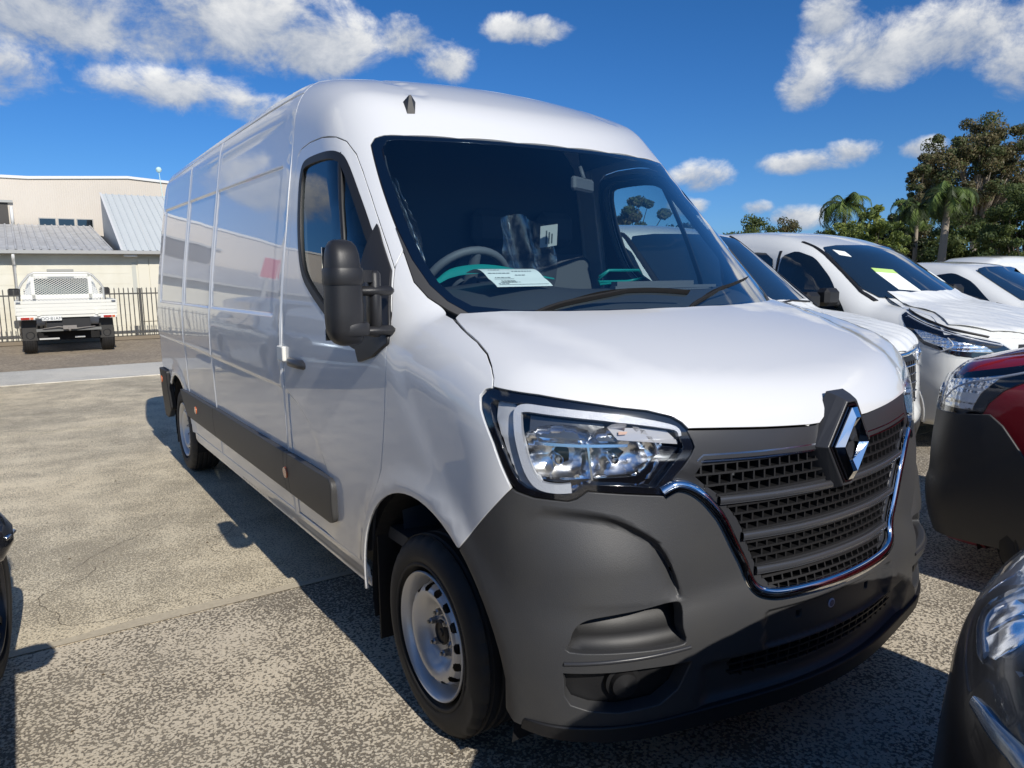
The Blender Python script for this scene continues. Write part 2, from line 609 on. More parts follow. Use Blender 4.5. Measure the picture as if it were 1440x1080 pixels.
def panel(name, F, dom, outline, m, parent, holes=(), step=.04, lines=(), off=0.0, thick=.012, disp=None, mirror=False,
          gap=.0, edge=.02, round_=.004, flip_in=False):
    """one sheet of bodywork lying on the implicit surface, with a turned-in edge round it and round its holes"""
    G = F if disp is None else (lambda x, y, z: F(x, y, z) - disp(x, y, z))
    loops = [densify(outline, edge)] + [densify(h, edge) for h in holes]
    if gap:
        loops = [inset(loops[0], gap)] + [inset(h, -gap) for h in loops[1:]]
    pts = []; edges = []
    for lp in loops:
        k = len(pts)
        pts += [tuple(q) for q in lp]
        edges += [(k + i, k + (i + 1) % len(lp)) for i in range(len(lp))]
    nb = len(pts)
    for ln in lines:
        q = densify(ln, step, closed=False)
        ok = inpoly(q, loops[0])
        for h in loops[1:]:
            ok &= ~inpoly(q, h)
        bd = np.concatenate(loops)
        ok &= np.array([np.min(np.sum((bd - a) ** 2, 1)) > (step * .12) ** 2 for a in q])
        idx = [None] * len(q)
        for i, a in enumerate(q):
            if ok[i]:
                idx[i] = len(pts); pts.append(tuple(a))
        edges += [(idx[i], idx[i + 1]) for i in range(len(q) - 1) if idx[i] is not None and idx[i + 1] is not None]
    mn, mx = loops[0].min(0), loops[0].max(0)
    gx = np.arange(mn[0] + step / 2, mx[0], step); gy = np.arange(mn[1] + step / 2, mx[1], step)
    if len(gx) and len(gy):
        X, Y = np.meshgrid(gx, gy)
        X[1::2] += step / 2
        g = np.c_[X.ravel(), Y.ravel()]
        ok = inpoly(g, loops[0])
        for h in loops[1:]:
            ok &= ~inpoly(g, h)
        g = g[ok]
        if len(g):
            bd = np.array(pts)
            near = np.array([np.min(np.sum((bd - a) ** 2, 1)) for a in g])
            g = g[near > (step * .35) ** 2]
            pts += [tuple(a) for a in g]
    r = delaunay_2d_cdt([Vector(p) for p in pts], edges, [], 0, 1e-6)
    V = np.array([tuple(v) for v in r[0]]); T = np.array([f for f in r[2]])
    cen = V[T].mean(1)
    ok = inpoly(cen, loops[0])
    for h in loops[1:]:
        ok &= ~inpoly(cen, h)
    T = T[ok]
    P = solve(G, dom, V); N = grad(G, P)
    if off:
        P = P + N * off
    # orient
    fn = np.cross(P[T[:, 1]] - P[T[:, 0]], P[T[:, 2]] - P[T[:, 0]])
    fl = np.sum(fn * N[T[:, 0]], 1) < 0
    T[fl] = T[fl][:, ::-1]
    verts = list(P); norms = list(N); faces = [tuple(t) for t in T]
    if thick > 0:
        for li, lp in enumerate(loops):
            q = solve(G, dom, lp); n = grad(G, q)
            if off:
                q = q + n * off
            tg = np.roll(q, -1, 0) - np.roll(q, 1, 0)
            out = np.cross(tg, n)
            out /= np.maximum(np.linalg.norm(out, axis=1, keepdims=True), 1e-9)
            # outward of material
            e = .004
            test = to_dom(dom, q + out * e) if dom != 's' else np.c_[(q + out * e)[:, 1], (q + out * e)[:, 2]]
            ins = inpoly(test, loops[0])
            for h in loops[1:]:
                ins &= ~inpoly(test, h)
            if ins.mean() > .5:
                out = -out
            L = len(lp)
            k = len(verts)
            rings = [(q, n), (q + out * round_ * .3 - n * round_ * .3, (n + out)), (q + out * round_ * .35 - n * round_, out), (q + out * round_ * .35 - n * thick, out)]
            for rp, rn in rings:
                verts += list(rp)
                norms += list(rn / np.linalg.norm(rn, axis=1, keepdims=True))
            for ri in range(3):
                for i in range(L):
                    j = (i + 1) % L
                    a, b_, c, d = k + ri * L + i, k + ri * L + j, k + (ri + 1) * L + j, k + (ri + 1) * L + i
                    fnv = np.cross(verts[b_] - verts[a], verts[d] - verts[a])
                    if np.dot(fnv, norms[d]) < 0:
                        faces.append((a, d, c, b_))
                    else:
                        faces.append((a, b_, c, d))
    verts = np.array(verts); norms = np.array(norms)
    if mirror:
        verts[:, 0] *= -1; norms[:, 0] *= -1
        faces = [tuple(reversed(f)) for f in faces]
    if flip_in:
        norms *= -1
        faces = [tuple(reversed(f)) for f in faces]
    return mesh_obj(name, verts, faces, m, parent, normals=norms)


def ribbon(name, F, dom, line, width, height, m, parent, base=0.0, n=6, mirror=False, taper=True, closed=False, back=.004, squ=2.0):
    """raised rounded strip following a line on the surface"""
    L = densify(line, .015, closed=closed)
    if closed:
        tg = np.roll(L, -1, 0) - np.roll(L, 1, 0)
    else:
        tg = np.gradient(L, axis=0)
    tg /= np.linalg.norm(tg, axis=1, keepdims=True)
    nr = np.c_[-tg[:, 1], tg[:, 0]]
    C = solve(F, dom, L)
    q1 = solve(F, dom, L + nr * .002); wv = q1 - C; wv /= np.linalg.norm(wv, axis=1, keepdims=True)
    N = grad(F, C)
    wd = width if hasattr(width, '__len__') else np.full(len(L), width)
    if hasattr(width, '__len__'):
        wd = np.interp(np.linspace(0, 1, len(L)), np.linspace(0, 1, len(width)), width)
    vs = []
    for j in range(n + 1):
        t = math.pi * j / n
        cx = math.copysign(abs(math.cos(t)) ** (2 / squ), math.cos(t)) * .5
        cz = abs(math.sin(t)) ** (2 / squ)
        vs.append(C + wv * (cx * wd)[:, None] + N * (base + height * cz))
    back_ = [C + wv * (-.5 * wd)[:, None] - N * back, C + wv * (.5 * wd)[:, None] - N * back]
    rows = vs + back_
    R = len(rows); K = len(L)
    V = np.concatenate(rows)
    fs = []
    for j in range(R):
        j2 = (j + 1) % R
        for i in range(K if closed else K - 1):
            i2 = (i + 1) % K
            fs.append((j * K + i, j * K + i2, j2 * K + i2, j2 * K + i))
    if not closed:
        fs.append(tuple(j * K for j in range(R)))
        fs.append(tuple(j * K + K - 1 for j in range(R))[::-1])
    if mirror:
        V[:, 0] *= -1
        fs = [f[::-1] for f in fs]
    o = mesh_obj(name, V, fs, m, parent)
    o.data.set_sharp_from_angle(angle=rad(50))
    return o


def surf_box(mb, F, dom, u0, u1, v0, v1, d0, d1, mi=0, mirror=False):
    uv = [(u0, v0), (u1, v0), (u1, v1), (u0, v1)]
    q = solve(F, dom, uv); n = grad(F, q)
    P = np.concatenate([q + n * d0, q + n * d1])
    if mirror:
        P[:, 0] *= -1
    mb.add([tuple(a) for a in P], [(0, 3, 2, 1), (4, 5, 6, 7), (0, 1, 5, 4), (1, 2, 6, 5), (2, 3, 7, 6), (3, 0, 4, 7)], mi)


class SurfBoxes:
    """many surf_box pieces solved in one go"""
    def __init__(s): s.q = []
    def add(s, u0, u1, v0, v1, d0, d1): s.q.append((u0, u1, v0, v1, d0, d1))
    def build(s, name, F, dom, m, parent):
        a = np.array(s.q)
        uv = np.stack([a[:, [0, 2]], a[:, [1, 2]], a[:, [1, 3]], a[:, [0, 3]]], 1).reshape(-1, 2)
        q = solve(F, dom, uv); n = grad(F, q)
        d0 = np.repeat(a[:, 4], 4)[:, None]; d1 = np.repeat(a[:, 5], 4)[:, None]
        lo = (q + n * d0).reshape(-1, 4, 3); hi = (q + n * d1).reshape(-1, 4, 3)
        V = np.concatenate([lo, hi], 1).reshape(-1, 3)
        fs = []
        for i in range(len(a)):
            k = 8 * i
            for f in [(0, 3, 2, 1), (4, 5, 6, 7), (0, 1, 5, 4), (1, 2, 6, 5), (2, 3, 7, 6), (3, 0, 4, 7)]:
                fs.append(tuple(k + j for j in f))
        return mesh_obj(name, V, fs, m, parent, smooth=False)


def mir(half):
    """half outline given for u>=0 from one end of the centre line to the other -> closed outline"""
    return list(half) + [(-u, v) for u, v in reversed(half) if abs(u) > 1e-6]


def mix_tr(F, name):
    return F

# ------------------------------------------------------------------ the big white van
VW = catm([.2, .4, .6, .8, 1.0, 1.3, 1.45, 1.6, 1.8, 2.0, 2.1, 2.3, 2.6], [.985, .998, 1.012, 1.02, 1.024, 1.02, 1.01, .994, .967, .938, .923, .893, .85])
VL = catm([.2, .35, .5, .8, 1.05, 1.2, 1.4], [.03, .01, -.004, -.004, .0, .03, .12])
VH = catm([-1.0, -.85, -.6, -.35, -.1, .2, .6], [1.10, 1.19, 1.30, 1.385, 1.45, 1.50, 1.56])
VR = catm([.2, .5, .8, 1.1, 1.4, 1.8, 2.4, 5.4], [2.0, 2.18, 2.345, 2.47, 2.54, 2.565, 2.57, 2.55])
VF = make_body(VW, VL, VH, VR, -.205, .975, bulge=.05, rear=5.16, rlean=-.03)


def VU(x, y, z):
    return VF(x, y, z, up_only=True)


def s3(yz, F=VF):
    return solve(F, 's', yz)


def gs(x, c, w):
    return np.exp(-((x - c) / w) ** 2)


def box01(x, a, b, e):
    """1 between a and b with soft edges e"""
    return sst((x - a) / e + .5) * sst((b - x) / e + .5)


def side_disp(x, y, z):
    d = 0 * y
    for y0 in (1.418, 2.965, 3.885):
        d = d + .0055 * gs(y, y0, .010)
    zt = 2.10 + .017 * (y - 1.55)
    rec = box01(z, 1.385, zt, .022) * (box01(y, 1.56, 2.93, .02) + box01(y, 3.0, 3.85, .02) + box01(y, 3.92, 4.9, .02))
    up = box01(z, zt + .025, 2.33, .03) * (box01(y, 1.47, 2.93, .02) + box01(y, 3.0, 3.85, .02) + box01(y, 3.92, 4.9, .02))
    d = d - .009 * rec - .003 * up
    zc = np.interp(y, [0, .6, .83, .93, 1.05, 1.2, 1.36, 1.5, 3.9, 5.2], [.62, .62, .72, .83, .92, .99, 1.03, 1.043, 1.082, 1.09])
    fd = sst((y - .80) / .22)
    d = d - .009 * sst((zc + .012 - z) / .024) * fd
    for yc, R in ((0.0, .515), (4.332, .47)):
        r = np.sqrt((y - yc) ** 2 + (z - .345) ** 2)
        d = d + .014 * gs(r, R, .045)
    return d


def fender_disp(x, y, z):
    r = np.sqrt((y - 0.0) ** 2 + (z - .345) ** 2)
    d = .014 * gs(r, .515, .05) * sst((y + .75) / .25)
    return d


van = empty('cargo_van', (0, 0, 0), label='large white high-roof panel van with black bumper and diamond badge filling the middle', cat='van')

YB = [(1.40, .40), (1.40, .8), (1.395, 1.06), (1.40, 1.5), (1.408, 1.87), (1.428, 2.2), (1.44, 2.43)]
# --- cargo sides
side_out = [(1.40, .40)] + YB[1:] + [(3.2, 2.435), (4.98, 2.40), (5.06, 1.9), (5.09, 1.4), (5.10, .80), (4.80, .80)]
arc_r = [(4.332 + .43 * math.cos(t), .345 + .43 * math.sin(t)) for t in np.linspace(rad(72), rad(172), 14)]
side_out += [(4.75, .80), (4.62, .80)]
arc_r = [(4.332 + .45 * math.cos(t), .345 + .45 * math.sin(t)) for t in np.linspace(rad(50), rad(173), 18)]
side_out = side_out[:-1] + arc_r + [(3.88, .40)]
hl_lines = []
for y0 in (1.418, 2.965, 3.885):
    for k in (-.02, -.01, -.004, .004, .01, .02):
        hl_lines.append([(y0 + k, .42), (y0 + k, 2.42)])
for k in (-.012, 0, .012):
    hl_lines.append([(1.53, 1.385 + k), (4.9, 1.385 + k)])
    hl_lines.append([(1.53, 2.10 + k), (4.9, 2.157 + k)])
    hl_lines.append([(1.43, 1.042 + k), (3.9, 1.08 + k), (5.0, 1.087 + k)])
    for yy in (1.56, 2.93, 3.0, 3.85, 3.92, 4.9):
        hl_lines.append([(yy + k, 1.36), (yy + k, 2.36)])
for mr in (False, True):
    panel('side_panel', VF, 's', side_out, white_paint, van, step=.05, lines=hl_lines, disp=side_disp, mirror=mr, gap=.003)
    panel('sill', VF, 's', [(.522, .335), (.520, .415), (.545, .430), (3.86, .395), (3.87, .32)], white_paint, van, step=.06, off=-.006, mirror=mr,
          lines=[[(.52, .37), (3.86, .355)]], disp=lambda x, y, z: -.012 * sst((.385 - .01 * y - z) / .02))

# --- doors
door_out = [(1.352, .428), (1.35, .8), (1.348, 1.2), (1.35, 1.7), (1.352, 2.0), (1.335, 2.12), (1.29, 2.146), (1.18, 2.158), (1.02, 2.155), (.897, 2.139), (.82, 2.112), (.735, 2.05), (.662, 1.976),
            (.56, 1.868), (.47, 1.771), (.38, 1.675), (.306, 1.594), (.268, 1.513), (.232, 1.43), (.212, 1.353), (.206, 1.245), (.221, 1.10), (.248, .98),
            (.275, .88), (.325, .79), (.40, .70), (.445, .62), (.475, .52), (.50, .455), (.56, .437)]
win_out = spline([(1.272, 2.02), (1.245, 2.075), (1.15, 2.09), (.95, 2.086), (.845, 2.068), (.767, 2.022), (.628, 1.887), (.49, 1.745), (.42, 1.66), (.40, 1.45), (.43, 1.315),
                  (.50, 1.30), (.62, 1.335), (.821, 1.415), (1.02, 1.505), (1.13, 1.575), (1.20, 1.68), (1.25, 1.82), (1.272, 1.95)], 4, True)
for mr in (False, True):
    d = panel('door', VF, 's', door_out, white_paint, van, holes=[win_out], step=.045, disp=side_disp, mirror=mr, gap=.003, edge=.025,
              lines=[[(.62, .64 + k), (.83, .72 + k), (.93, .83 + k), (1.05, .92 + k), (1.2, .99 + k), (1.34, 1.027 + k)] for k in (-.012, 0, .012)])
    inner = inset(densify(win_out, .03), .022)
    inner2 = inset(densify(win_out, .03), .030)
    panel('window_seal', VF, 's', inset(densify(win_out, .03), -.001), plastic_black, d, holes=[inner2], step=.05, off=.002, thick=.02, mirror=mr)
    panel('window_glass', VF, 's', inner, glass, d, step=.15, off=-.008, thick=0, mirror=mr)
    ribbon('window_divider', VF, 's', [(.835, 2.065), (.76, 1.90), (.69, 1.74), (.62, 1.55), (.575, 1.33)], .026, .006, plastic_black, d, base=-.004, mirror=mr, back=.012)
    panel('door_card', VF, 's', [(1.33, .6), (1.33, 1.38), (1.0, 1.36), (.6, 1.25), (.30, 1.2), (.30, .8), (.5, .55)], interior, d, step=.2, off=-.06, thick=.02, mirror=mr)
    # inner lining of the window frame
    panel('door_frame_lining', VF, 's', inset(densify(door_out, .04), .03), interior, d, holes=[inset(densify(win_out, .04), -.012)], step=.2, off=-.035, thick=.012, mirror=mr)
    # mirror base and mirror
    mb_out = [(.462, 1.752), (.40, 1.680), (.31, 1.583), (.276, 1.513), (.222, 1.40), (.202, 1.335), (.30, 1.285), (.426, 1.256), (.455, 1.30), (.45, 1.40), (.468, 1.55)]
    mw = empty('wing_mirror', (0, 0, 0)); mw.parent = van
    panel('mirror_base', VF, 's', mb_out, mirror_plastic, mw, step=.05, off=.012, thick=.02, round_=.008, mirror=mr)
    mm = MB()
    sx = -1 if not mr else 1

    def sect(zc, xc, yc, wx, wy, n=24, p=3.0, cut=.55):
        r = []
        for k in range(n):
            t = 2 * math.pi * k / n
            c, s_ = math.cos(t), math.sin(t)
            xx = math.copysign(abs(c) ** (2 / p), c) * wx
            yy = math.copysign(abs(s_) ** (2 / p), s_) * wy
            if yy > wy * cut: yy = wy * cut
            r.append((sx * (xc + xx), yc + yy, zc))
        return r
    def loft(mb, secs, flip, mi=0):
        n = len(secs[0]); vs = [q for s in secs for q in s]; fs = []
        for i in range(len(secs) - 1):
            for k in range(n):
                f = (i * n + k, i * n + (k + 1) % n, (i + 1) * n + (k + 1) % n, (i + 1) * n + k)
                fs.append(f if not flip else f[::-1])
        fs.append(tuple(range(n))[::-1] if not flip else tuple(range(n)))
        fs.append(tuple((len(secs) - 1) * n + k for k in range(n)) if not flip else tuple((len(secs) - 1) * n + k for k in range(n))[::-1])
        mb.add(vs, fs, mi, True)
    if not mr:
        X0, Y0 = 1.170, .20
        K_ = .78
        # upper cap, collar, lower shell
        up_s = [sect(1.548, X0, Y0, .070 * K_, .075 * K_), sect(1.60, X0, Y0, .070 * K_, .074 * K_), sect(1.635, X0, Y0, .067 * K_, .068 * K_), sect(1.662, X0 , Y0 + .003, .059 * K_, .056 * K_), sect(1.678, X0, Y0 + .008, .045 * K_, .038 * K_), sect(1.684, X0, Y0 + .012, .022 * K_, .018 * K_)]
        loft(mm, up_s, sx < 0)
        o = mm.build('mirror_cap', [mirror_plastic], mw, auto=60)
        mm = MB()
        loft(mm, [sect(1.538, X0, Y0, .076 * K_, .082 * K_), sect(1.545, X0 - .001, Y0, .079 * K_, .086 * K_), sect(1.585, X0 - .001, Y0, .079 * K_, .085 * K_), sect(1.592, X0, Y0, .075 * K_, .081 * K_)], sx < 0)
        loft(mm, [sect(1.545, X0 - .07, Y0 + .015, .05 * K_, .04 * K_), sect(1.585, X0 - .07, Y0 + .015, .05 * K_, .04 * K_)], sx < 0)
        mm.build('mirror_collar', [mirror_plastic], mw, auto=50)
        mm = MB()
        loft(mm, [sect(1.372, X0 - .02, Y0, .07 * K_, .074 * K_), sect(1.38, X0 - .02, Y0, .075 * K_, .078 * K_), sect(1.408, X0 - .02, Y0, .075 * K_, .078 * K_), sect(1.414, X0 - .02, Y0, .07 * K_, .074 * K_)], sx < 0)
        mm.build('mirror_collar', [mirror_plastic], mw, auto=50)
        mm = MB()
        loft(mm, [sect(1.338, X0 - .015, Y0 + .01, .035 * K_, .030 * K_), sect(1.346, X0 - .012, Y0 + .006, .054 * K_, .050 * K_), sect(1.362, X0 - .005, Y0, .068 * K_, .066 * K_), sect(1.39, X0, Y0, .074 * K_, .076 * K_), sect(1.45, X0, Y0, .076 * K_, .078 * K_), sect(1.54, X0, Y0, .074 * K_, .078 * K_)], sx < 0)
        mm.build('mirror_shell', [mirror_plastic], mw, auto=60)
        mm = MB()
        for z0_, z1_, xo in ((1.500, 1.532, 1.12), (1.366, 1.398, 1.12)):
            xa, xb = sorted((sx * .99, sx * xo))
            mm.box(xa, xb, Y0 - .020, Y0 + .040, z0_, z1_, b=.012)
        xa, xb = sorted((sx * 1.035, sx * 1.075))
        mm.box(xa, xb, Y0 - .012, Y0 + .050, 1.36, 1.585, b=.012)
        mm.build('mirror_arm', [mirror_plastic], mw, auto=60)
        mm = MB()
        for za, zb in ((1.45, 1.66), (1.355, 1.43)):
            mm.box(min(sx * 1.12, sx * 1.222), max(sx * 1.12, sx * 1.222), Y0 + .034, Y0 + .04, za, zb)
        mm.build('mirror_face', [chrome], mw)
    # handle
    mm = MB()
    hx = [.012, .030, .038, .038, .030, .012]
    secs = []
    for i, yy in enumerate(np.linspace(1.05, 1.30, 9)):
        bow = .036 * math.sin(math.pi * i / 8) ** .5 if 0 < i < 8 else .004
        zc = 1.178 + .004 * math.sin(math.pi * i / 8)
        hh = .022 if 0 < i < 8 else .017
        q = [(1.022 + bow - .018, yy, zc - hh), (1.022 + bow, yy, zc - hh * .7), (1.022 + bow + .003, yy, zc), (1.022 + bow, yy, zc + hh * .7), (1.022 + bow - .018, yy, zc + hh)]
        secs.append([(sx * a, b, c) for a, b, c in q])
    loft(mm, secs, sx < 0)
    mm.build('door_handle', [plastic_satin], d, auto=70)
    mm = MB()
    mm.box(min(sx * 1.02, sx * 1.044), max(sx * 1.02, sx * 1.044), 1.335, 1.425, 1.175, 1.245, b=.004)
    if not mr:
        mm.build('foam_pad', [mat('white_foam', (.82, .80, .72), .7)], van)

# --- rubbing strips
for mr in (False, True):
    for y0, y1, fr in ((.762, 1.345, 1), (1.352, 1.405, 0), (1.412, 2.94, 0), (2.95, 3.90, 2)):
        za, zb = .533, .724
        if fr == 1:
            ol = [(y1, za), (y1, zb), (y0 + .03, zb), (y0 + .008, zb - .012), (y0, zb - .04), (y0 + .012, za + .03), (y0 + .03, za + .008), (y0 + .06, za)]
        elif fr == 2:
            ol = [(y0, za), (y0, zb - .005), (4.08, zb - .01), (4.0, .66), (3.935, .58), (3.915, za)]
        else:
            ol = [(y0, za), (y0, zb), (y1, zb), (y1, za)]
        bw = lambda x, y, z: .005 * (1 - ((z - .628) / .1) ** 2)
        panel('rubbing_strip', VF, 's', ol, trim_grey, van, step=.04, off=.024, thick=.035, round_=.012, mirror=mr, disp=bw)
    for yy in (1.378, 3.50):
        ci = [(yy + .026 * math.cos(t), .632 + .026 * math.sin(t)) for t in np.linspace(0, 2 * math.pi, 20)[:-1]]
        panel('side_marker', VF, 's', ci, orange_lens, van, step=.02, off=.036, thick=.012, edge=.01, mirror=mr)
    # rear corner of the back bumper
    panel('rear_bumper_corner', VF, 's', [(4.74, .46), (4.75, .79), (5.11, .79), (5.12, .36), (4.95, .36)], plastic_black, van, step=.05, off=.018, thick=.05, round_=.01, mirror=mr)
    ci = [(4.99 + .03 * math.cos(t), .70 + .03 * math.sin(t)) for t in np.linspace(0, 2 * math.pi, 16)[:-1]]
    panel('side_marker', VF, 's', ci, orange_lens, van, step=.02, off=.026, thick=.01, edge=.01, mirror=mr)

# --- curves shared by the front panels (3D points on the right-hand side of the van, x negative)
GL = [(0, 2.112), (.253, 2.114), (.50, 2.121), (.70, 2.127), (.775, 2.127), (.81, 2.116), (.832, 2.088), (.852, 1.98), (.869, 1.856), (.880, 1.739), (.882, 1.62), (.868, 1.53), (.84, 1.475), (.80, 1.44),
      (.76, 1.395), (0, 1.385)]
trim_o = [(-.8815, 1.739), (-.889, 1.66), (-.896, 1.60), (-.902, 1.545), (-.885, 1.491), (-.849, 1.45), (-.832, 1.436)]
P_trim = solve(VU, 'w', trim_o)
P_glass_up = solve(VU, 'w', [(-a, b) for a, b in GL[:10]])         # centre top -> left side down to z 1.74
P_bon_side = solve(VF, 'c', [(1.448, 1.425), (1.385, 1.409), (1.323, 1.391), (1.234, 1.364), (1.166, 1.335), (1.125, 1.304), (1.101, 1.275), (1.094, 1.25)])
P_bon_rear = solve(VF, 't', [(-.832, .026), (-.724, -.044), (-.6, -.10), (-.494, -.137), (-.35, -.17), (-.209, -.188), (0, -.197)])
HL = [(1.116, 1.244), (1.130, 1.226), (1.122, 1.19), (1.109, 1.165), (1.074, 1.103), (1.05, 1.046), (1.028, 1.0), (1.007, .975), (.964, .962), (.885, .954), (.866, .960), (.84, .980), (.755, .969), (.657, .958),
      (.572, 1.065), (.563, 1.085), (.569, 1.103), (.584, 1.135), (.600, 1.152), (.628, 1.170), (.695, 1.189), (.768, 1.2), (.867, 1.219), (.969, 1.238), (1.092, 1.252)]
P_door_front = s3([(.306, 1.594), (.268, 1.513), (.232, 1.43), (.212, 1.353), (.206, 1.245), (.221, 1.10), (.248, .98),
                   (.275, .88), (.325, .79), (.40, .70), (.445, .62), (.475, .52), (.497, .45), (.512, .336)])

ff = sorted([])
fender = []
fender += list(P_trim[1:])                       # windscreen base, going down and forward
fender += list(P_bon_side)                       # bonnet shut line to the headlight
fender += list(solve(VF, 'c', HL[0:7]))          # round the outside of the headlight
fender += list(solve(VF, 'c', [(1.02, .983), (1.09, .90), (1.167, .808), (1.207, .758)]))
arch = [(0.0 + .497 * math.cos(t), .345 + .497 * math.sin(t)) for t in np.linspace(rad(124), rad(-1), 22)]
fender += list(s3(arch))
fender += list(P_door_front[::-1])
fd_c = to_dom('c', np.array(fender))
for mr in (False, True):
    panel('front_wing', VF, 'c', fd_c, white_paint, van, step=.04, disp=fender_disp, mirror=mr, gap=.003)
    # black plastic strip between wing and windscreen
    tr = [tuple(q) for q in trim_o] + [(-.76, 1.40), (-.80, 1.44), (-.84, 1.475), (-.868, 1.53), (-.882, 1.62)]
    panel('scuttle_trim', VU, 'w', tr, trim_grey, van, step=.03, off=.003, thick=.012, mirror=mr, edge=.015)

# --- bonnet
bf = [(.584, 1.1345), (.523, 1.131), (.468, 1.128), (.325, 1.119), (.153, 1.110), (.112, 1.110), (.085, 1.125), (.066, 1.152), (.040, 1.172), (0, 1.176)]
P_bf = solve(VF, 'c', [(a, b) for a, b in HL[:16:-1][::1]] + bf)
hlt = solve(VF, 'c', [HL[i] for i in (24, 23, 22, 21, 20, 19, 18, 17)])
half = list(P_bon_rear[::-1]) + list(P_bon_side) + list(solve(VF, 'c', densify([HL[i] for i in (24, 23, 22, 21, 20, 19, 18, 17)], .012, closed=False))) + list(solve(VF, 'c', densify(bf, .012, closed=False)))
hb = to_dom('b', np.array(half))
bon_half = [(abs(u) if abs(u) > 1e-4 else 0.0, v) for u, v in hb]
bon_half = [(u, v) for u, v in bon_half]
bonnet = panel('bonnet', VF, 'b', mir(bon_half), white_paint, van, step=.03, gap=.002, edge=.012,
               disp=lambda x, y, z: .010 * sst((.60 - np.abs(x) + .28 * (y + .8)) / .10) * sst((1.36 - np.abs(x) * 0 - z) * 0 + 1))

# --- roof cap with A pillars and B pillar strip
topd = [(.306, 1.594), (.38, 1.675), (.47, 1.771), (.56, 1.868), (.662, 1.976), (.735, 2.05), (.82, 2.112), (.897, 2.139), (1.02, 2.155), (1.18, 2.158), (1.29, 2.146), (1.335, 2.12), (1.352, 2.0),
        (1.35, 1.7), (1.348, 1.2), (1.35, .8), (1.352, .40)]
half = list(solve(VU, 'w', [(-a, b) for a, b in GL[:10]])) + list(P_trim[1:2]) + list(s3(topd)) + list(s3([(a - .002, b) for a, b in YB]))
hr = to_dom('r', np.array(half))
th, yy = hr[-1]
arc = [(t, yy + (1.475 - yy) * (1 - t / th)) for t in np.linspace(th, 0, 10)[1:]]
cap_half = [(max(u, 0.0), v) for u, v in hr] + arc
roof_cap = panel('roof_cap', VU, 'r', mir(cap_half), white_paint, van, step=.035, gap=.0025, edge=.03,
                 disp=lambda x, y, z: -.006 * box01(np.abs(x), .50, .56, .015) * sst((y - .78) / .1) * sst((z - 2.2) / .1) - .0)
# --- roof behind
e1 = to_dom('r', s3([(1.443, 2.432), (3.2, 2.437), (4.98, 2.402)]))
rf_half = [(0, 1.478), ] + [(t, 1.478 + (e1[0][1] - 1.478) * t / e1[0][0]) for t in np.linspace(0, e1[0][0], 6)[1:-1]] + [tuple(q) for q in e1] + [(e1[2][0] * .5, 5.03), (0, 5.05)]
ribs = lambda x, y, z: .010 * sum(box01(np.abs(x), a, a + .07, .02) for a in (.04, .22, .40, .58)) * box01(y, 1.7, 4.8, .1)
panel('roof', VF, 'r', mir(rf_half), white_paint, van, step=.05, disp=ribs, gap=.003)
mm = MB()
rd = [(-.99, .5), (-1.0, 1.2), (-.96, 1.8), (-.89, 2.3), (-.80, 2.42), (.80, 2.42), (.89, 2.3), (.96, 1.8), (1.0, 1.2), (.99, .5)]
mm.add([(x, 5.00 - .03 * (z - 1), z) for x, z in rd] + [(x, 5.06 - .03 * (z - 1), z) for x, z in rd], [tuple(range(10)), tuple(range(19, 9, -1))] + [(i, i + 10, (i + 1) % 10 + 10, (i + 1) % 10) for i in range(10)])
mm.build('rear_door', [white_paint], van)

# --- windscreen
fr = [(0, 2.097), (.50, 2.106), (.74, 2.111), (.775, 2.104), (.798, 2.08), (.818, 2.0), (.836, 1.856), (.848, 1.72), (.850, 1.62), (.838, 1.545), (.812, 1.495), (.77, 1.462), (.65, 1.446), (.4, 1.440), (0, 1.438)]
gl_out = mir([(a, b) for a, b in GL])
ws = panel('windscreen', VU, 'w', inset(densify(gl_out, .02), .004), screen_glass, van, step=.1, off=.001, thick=0)
panel('windscreen_border', VU, 'w', inset(densify(gl_out, .02), .001), gloss_black, ws, holes=[mir(fr)], step=.06, off=-.003, thick=.006)

# --- wipers
for line, piv in (([(-.455, 1.462), (-.30, 1.490), (-.10, 1.497), (.105, 1.484)], (-.62, 1.415)), ([(.10, 1.443), (.25, 1.482), (.45, 1.508), (.705, 1.535)], (.02, 1.40))):
    wp = empty('wiper'); wp.parent = van
    ribbon('wiper_blade', VU, 'w', spline(line, 6), .008, .014, void, wp, base=.006, squ=1.2)
    ribbon('wiper_arm', VU, 'w', spline([piv, (line[0][0] - .02, line[0][1] - .005), ((line[1][0] + line[2][0]) / 2, (line[1][1] + line[2][1]) / 2 + .002)], 6), [.014, .011, .007], .007, void, wp, base=.014)

# --- bumper
CZ = catm([.56, .60, .63, .66, .72, .783, .86, .94, 1.05], [.60, .665, .75, .81, .862, .896, .915, .925, .93])


def bump_disp(x, y, z):
    a = np.arctan2(np.abs(x), .1 - y)
    cz = CZ(a) if True else np.interp(a, [.56, .60, .63, .66, .72, .783, .86, .94, 1.05], [.60, .665, .76, .82, .865, .896, .915, .925, .93])
    zb = np.interp(a, [.5, .62, .9, 1.05], [.655, .662, .675, .70])
    t = np.clip((z - zb) / np.maximum(cz - zb, .02), 0, 1)
    fade = sst((1.04 - a) / .3) * sst((a - .59) / .04)
    d = -.034 * t * sst((cz - z) / .034 + .5) * fade
    r = np.sqrt(y ** 2 + (z - .345) ** 2)
    d = d + .012 * gs(r, .52, .05) * sst((a - .85) / .15)
    # recessed number plate panel and lower scoop
    d = d - .022 * sst((.34 - a) / .02) * box01(z, .462, .578, .02)
    d = d - .03 * sst((.56 - a) / .05) * box01(z, .33, .45, .03)
    return d


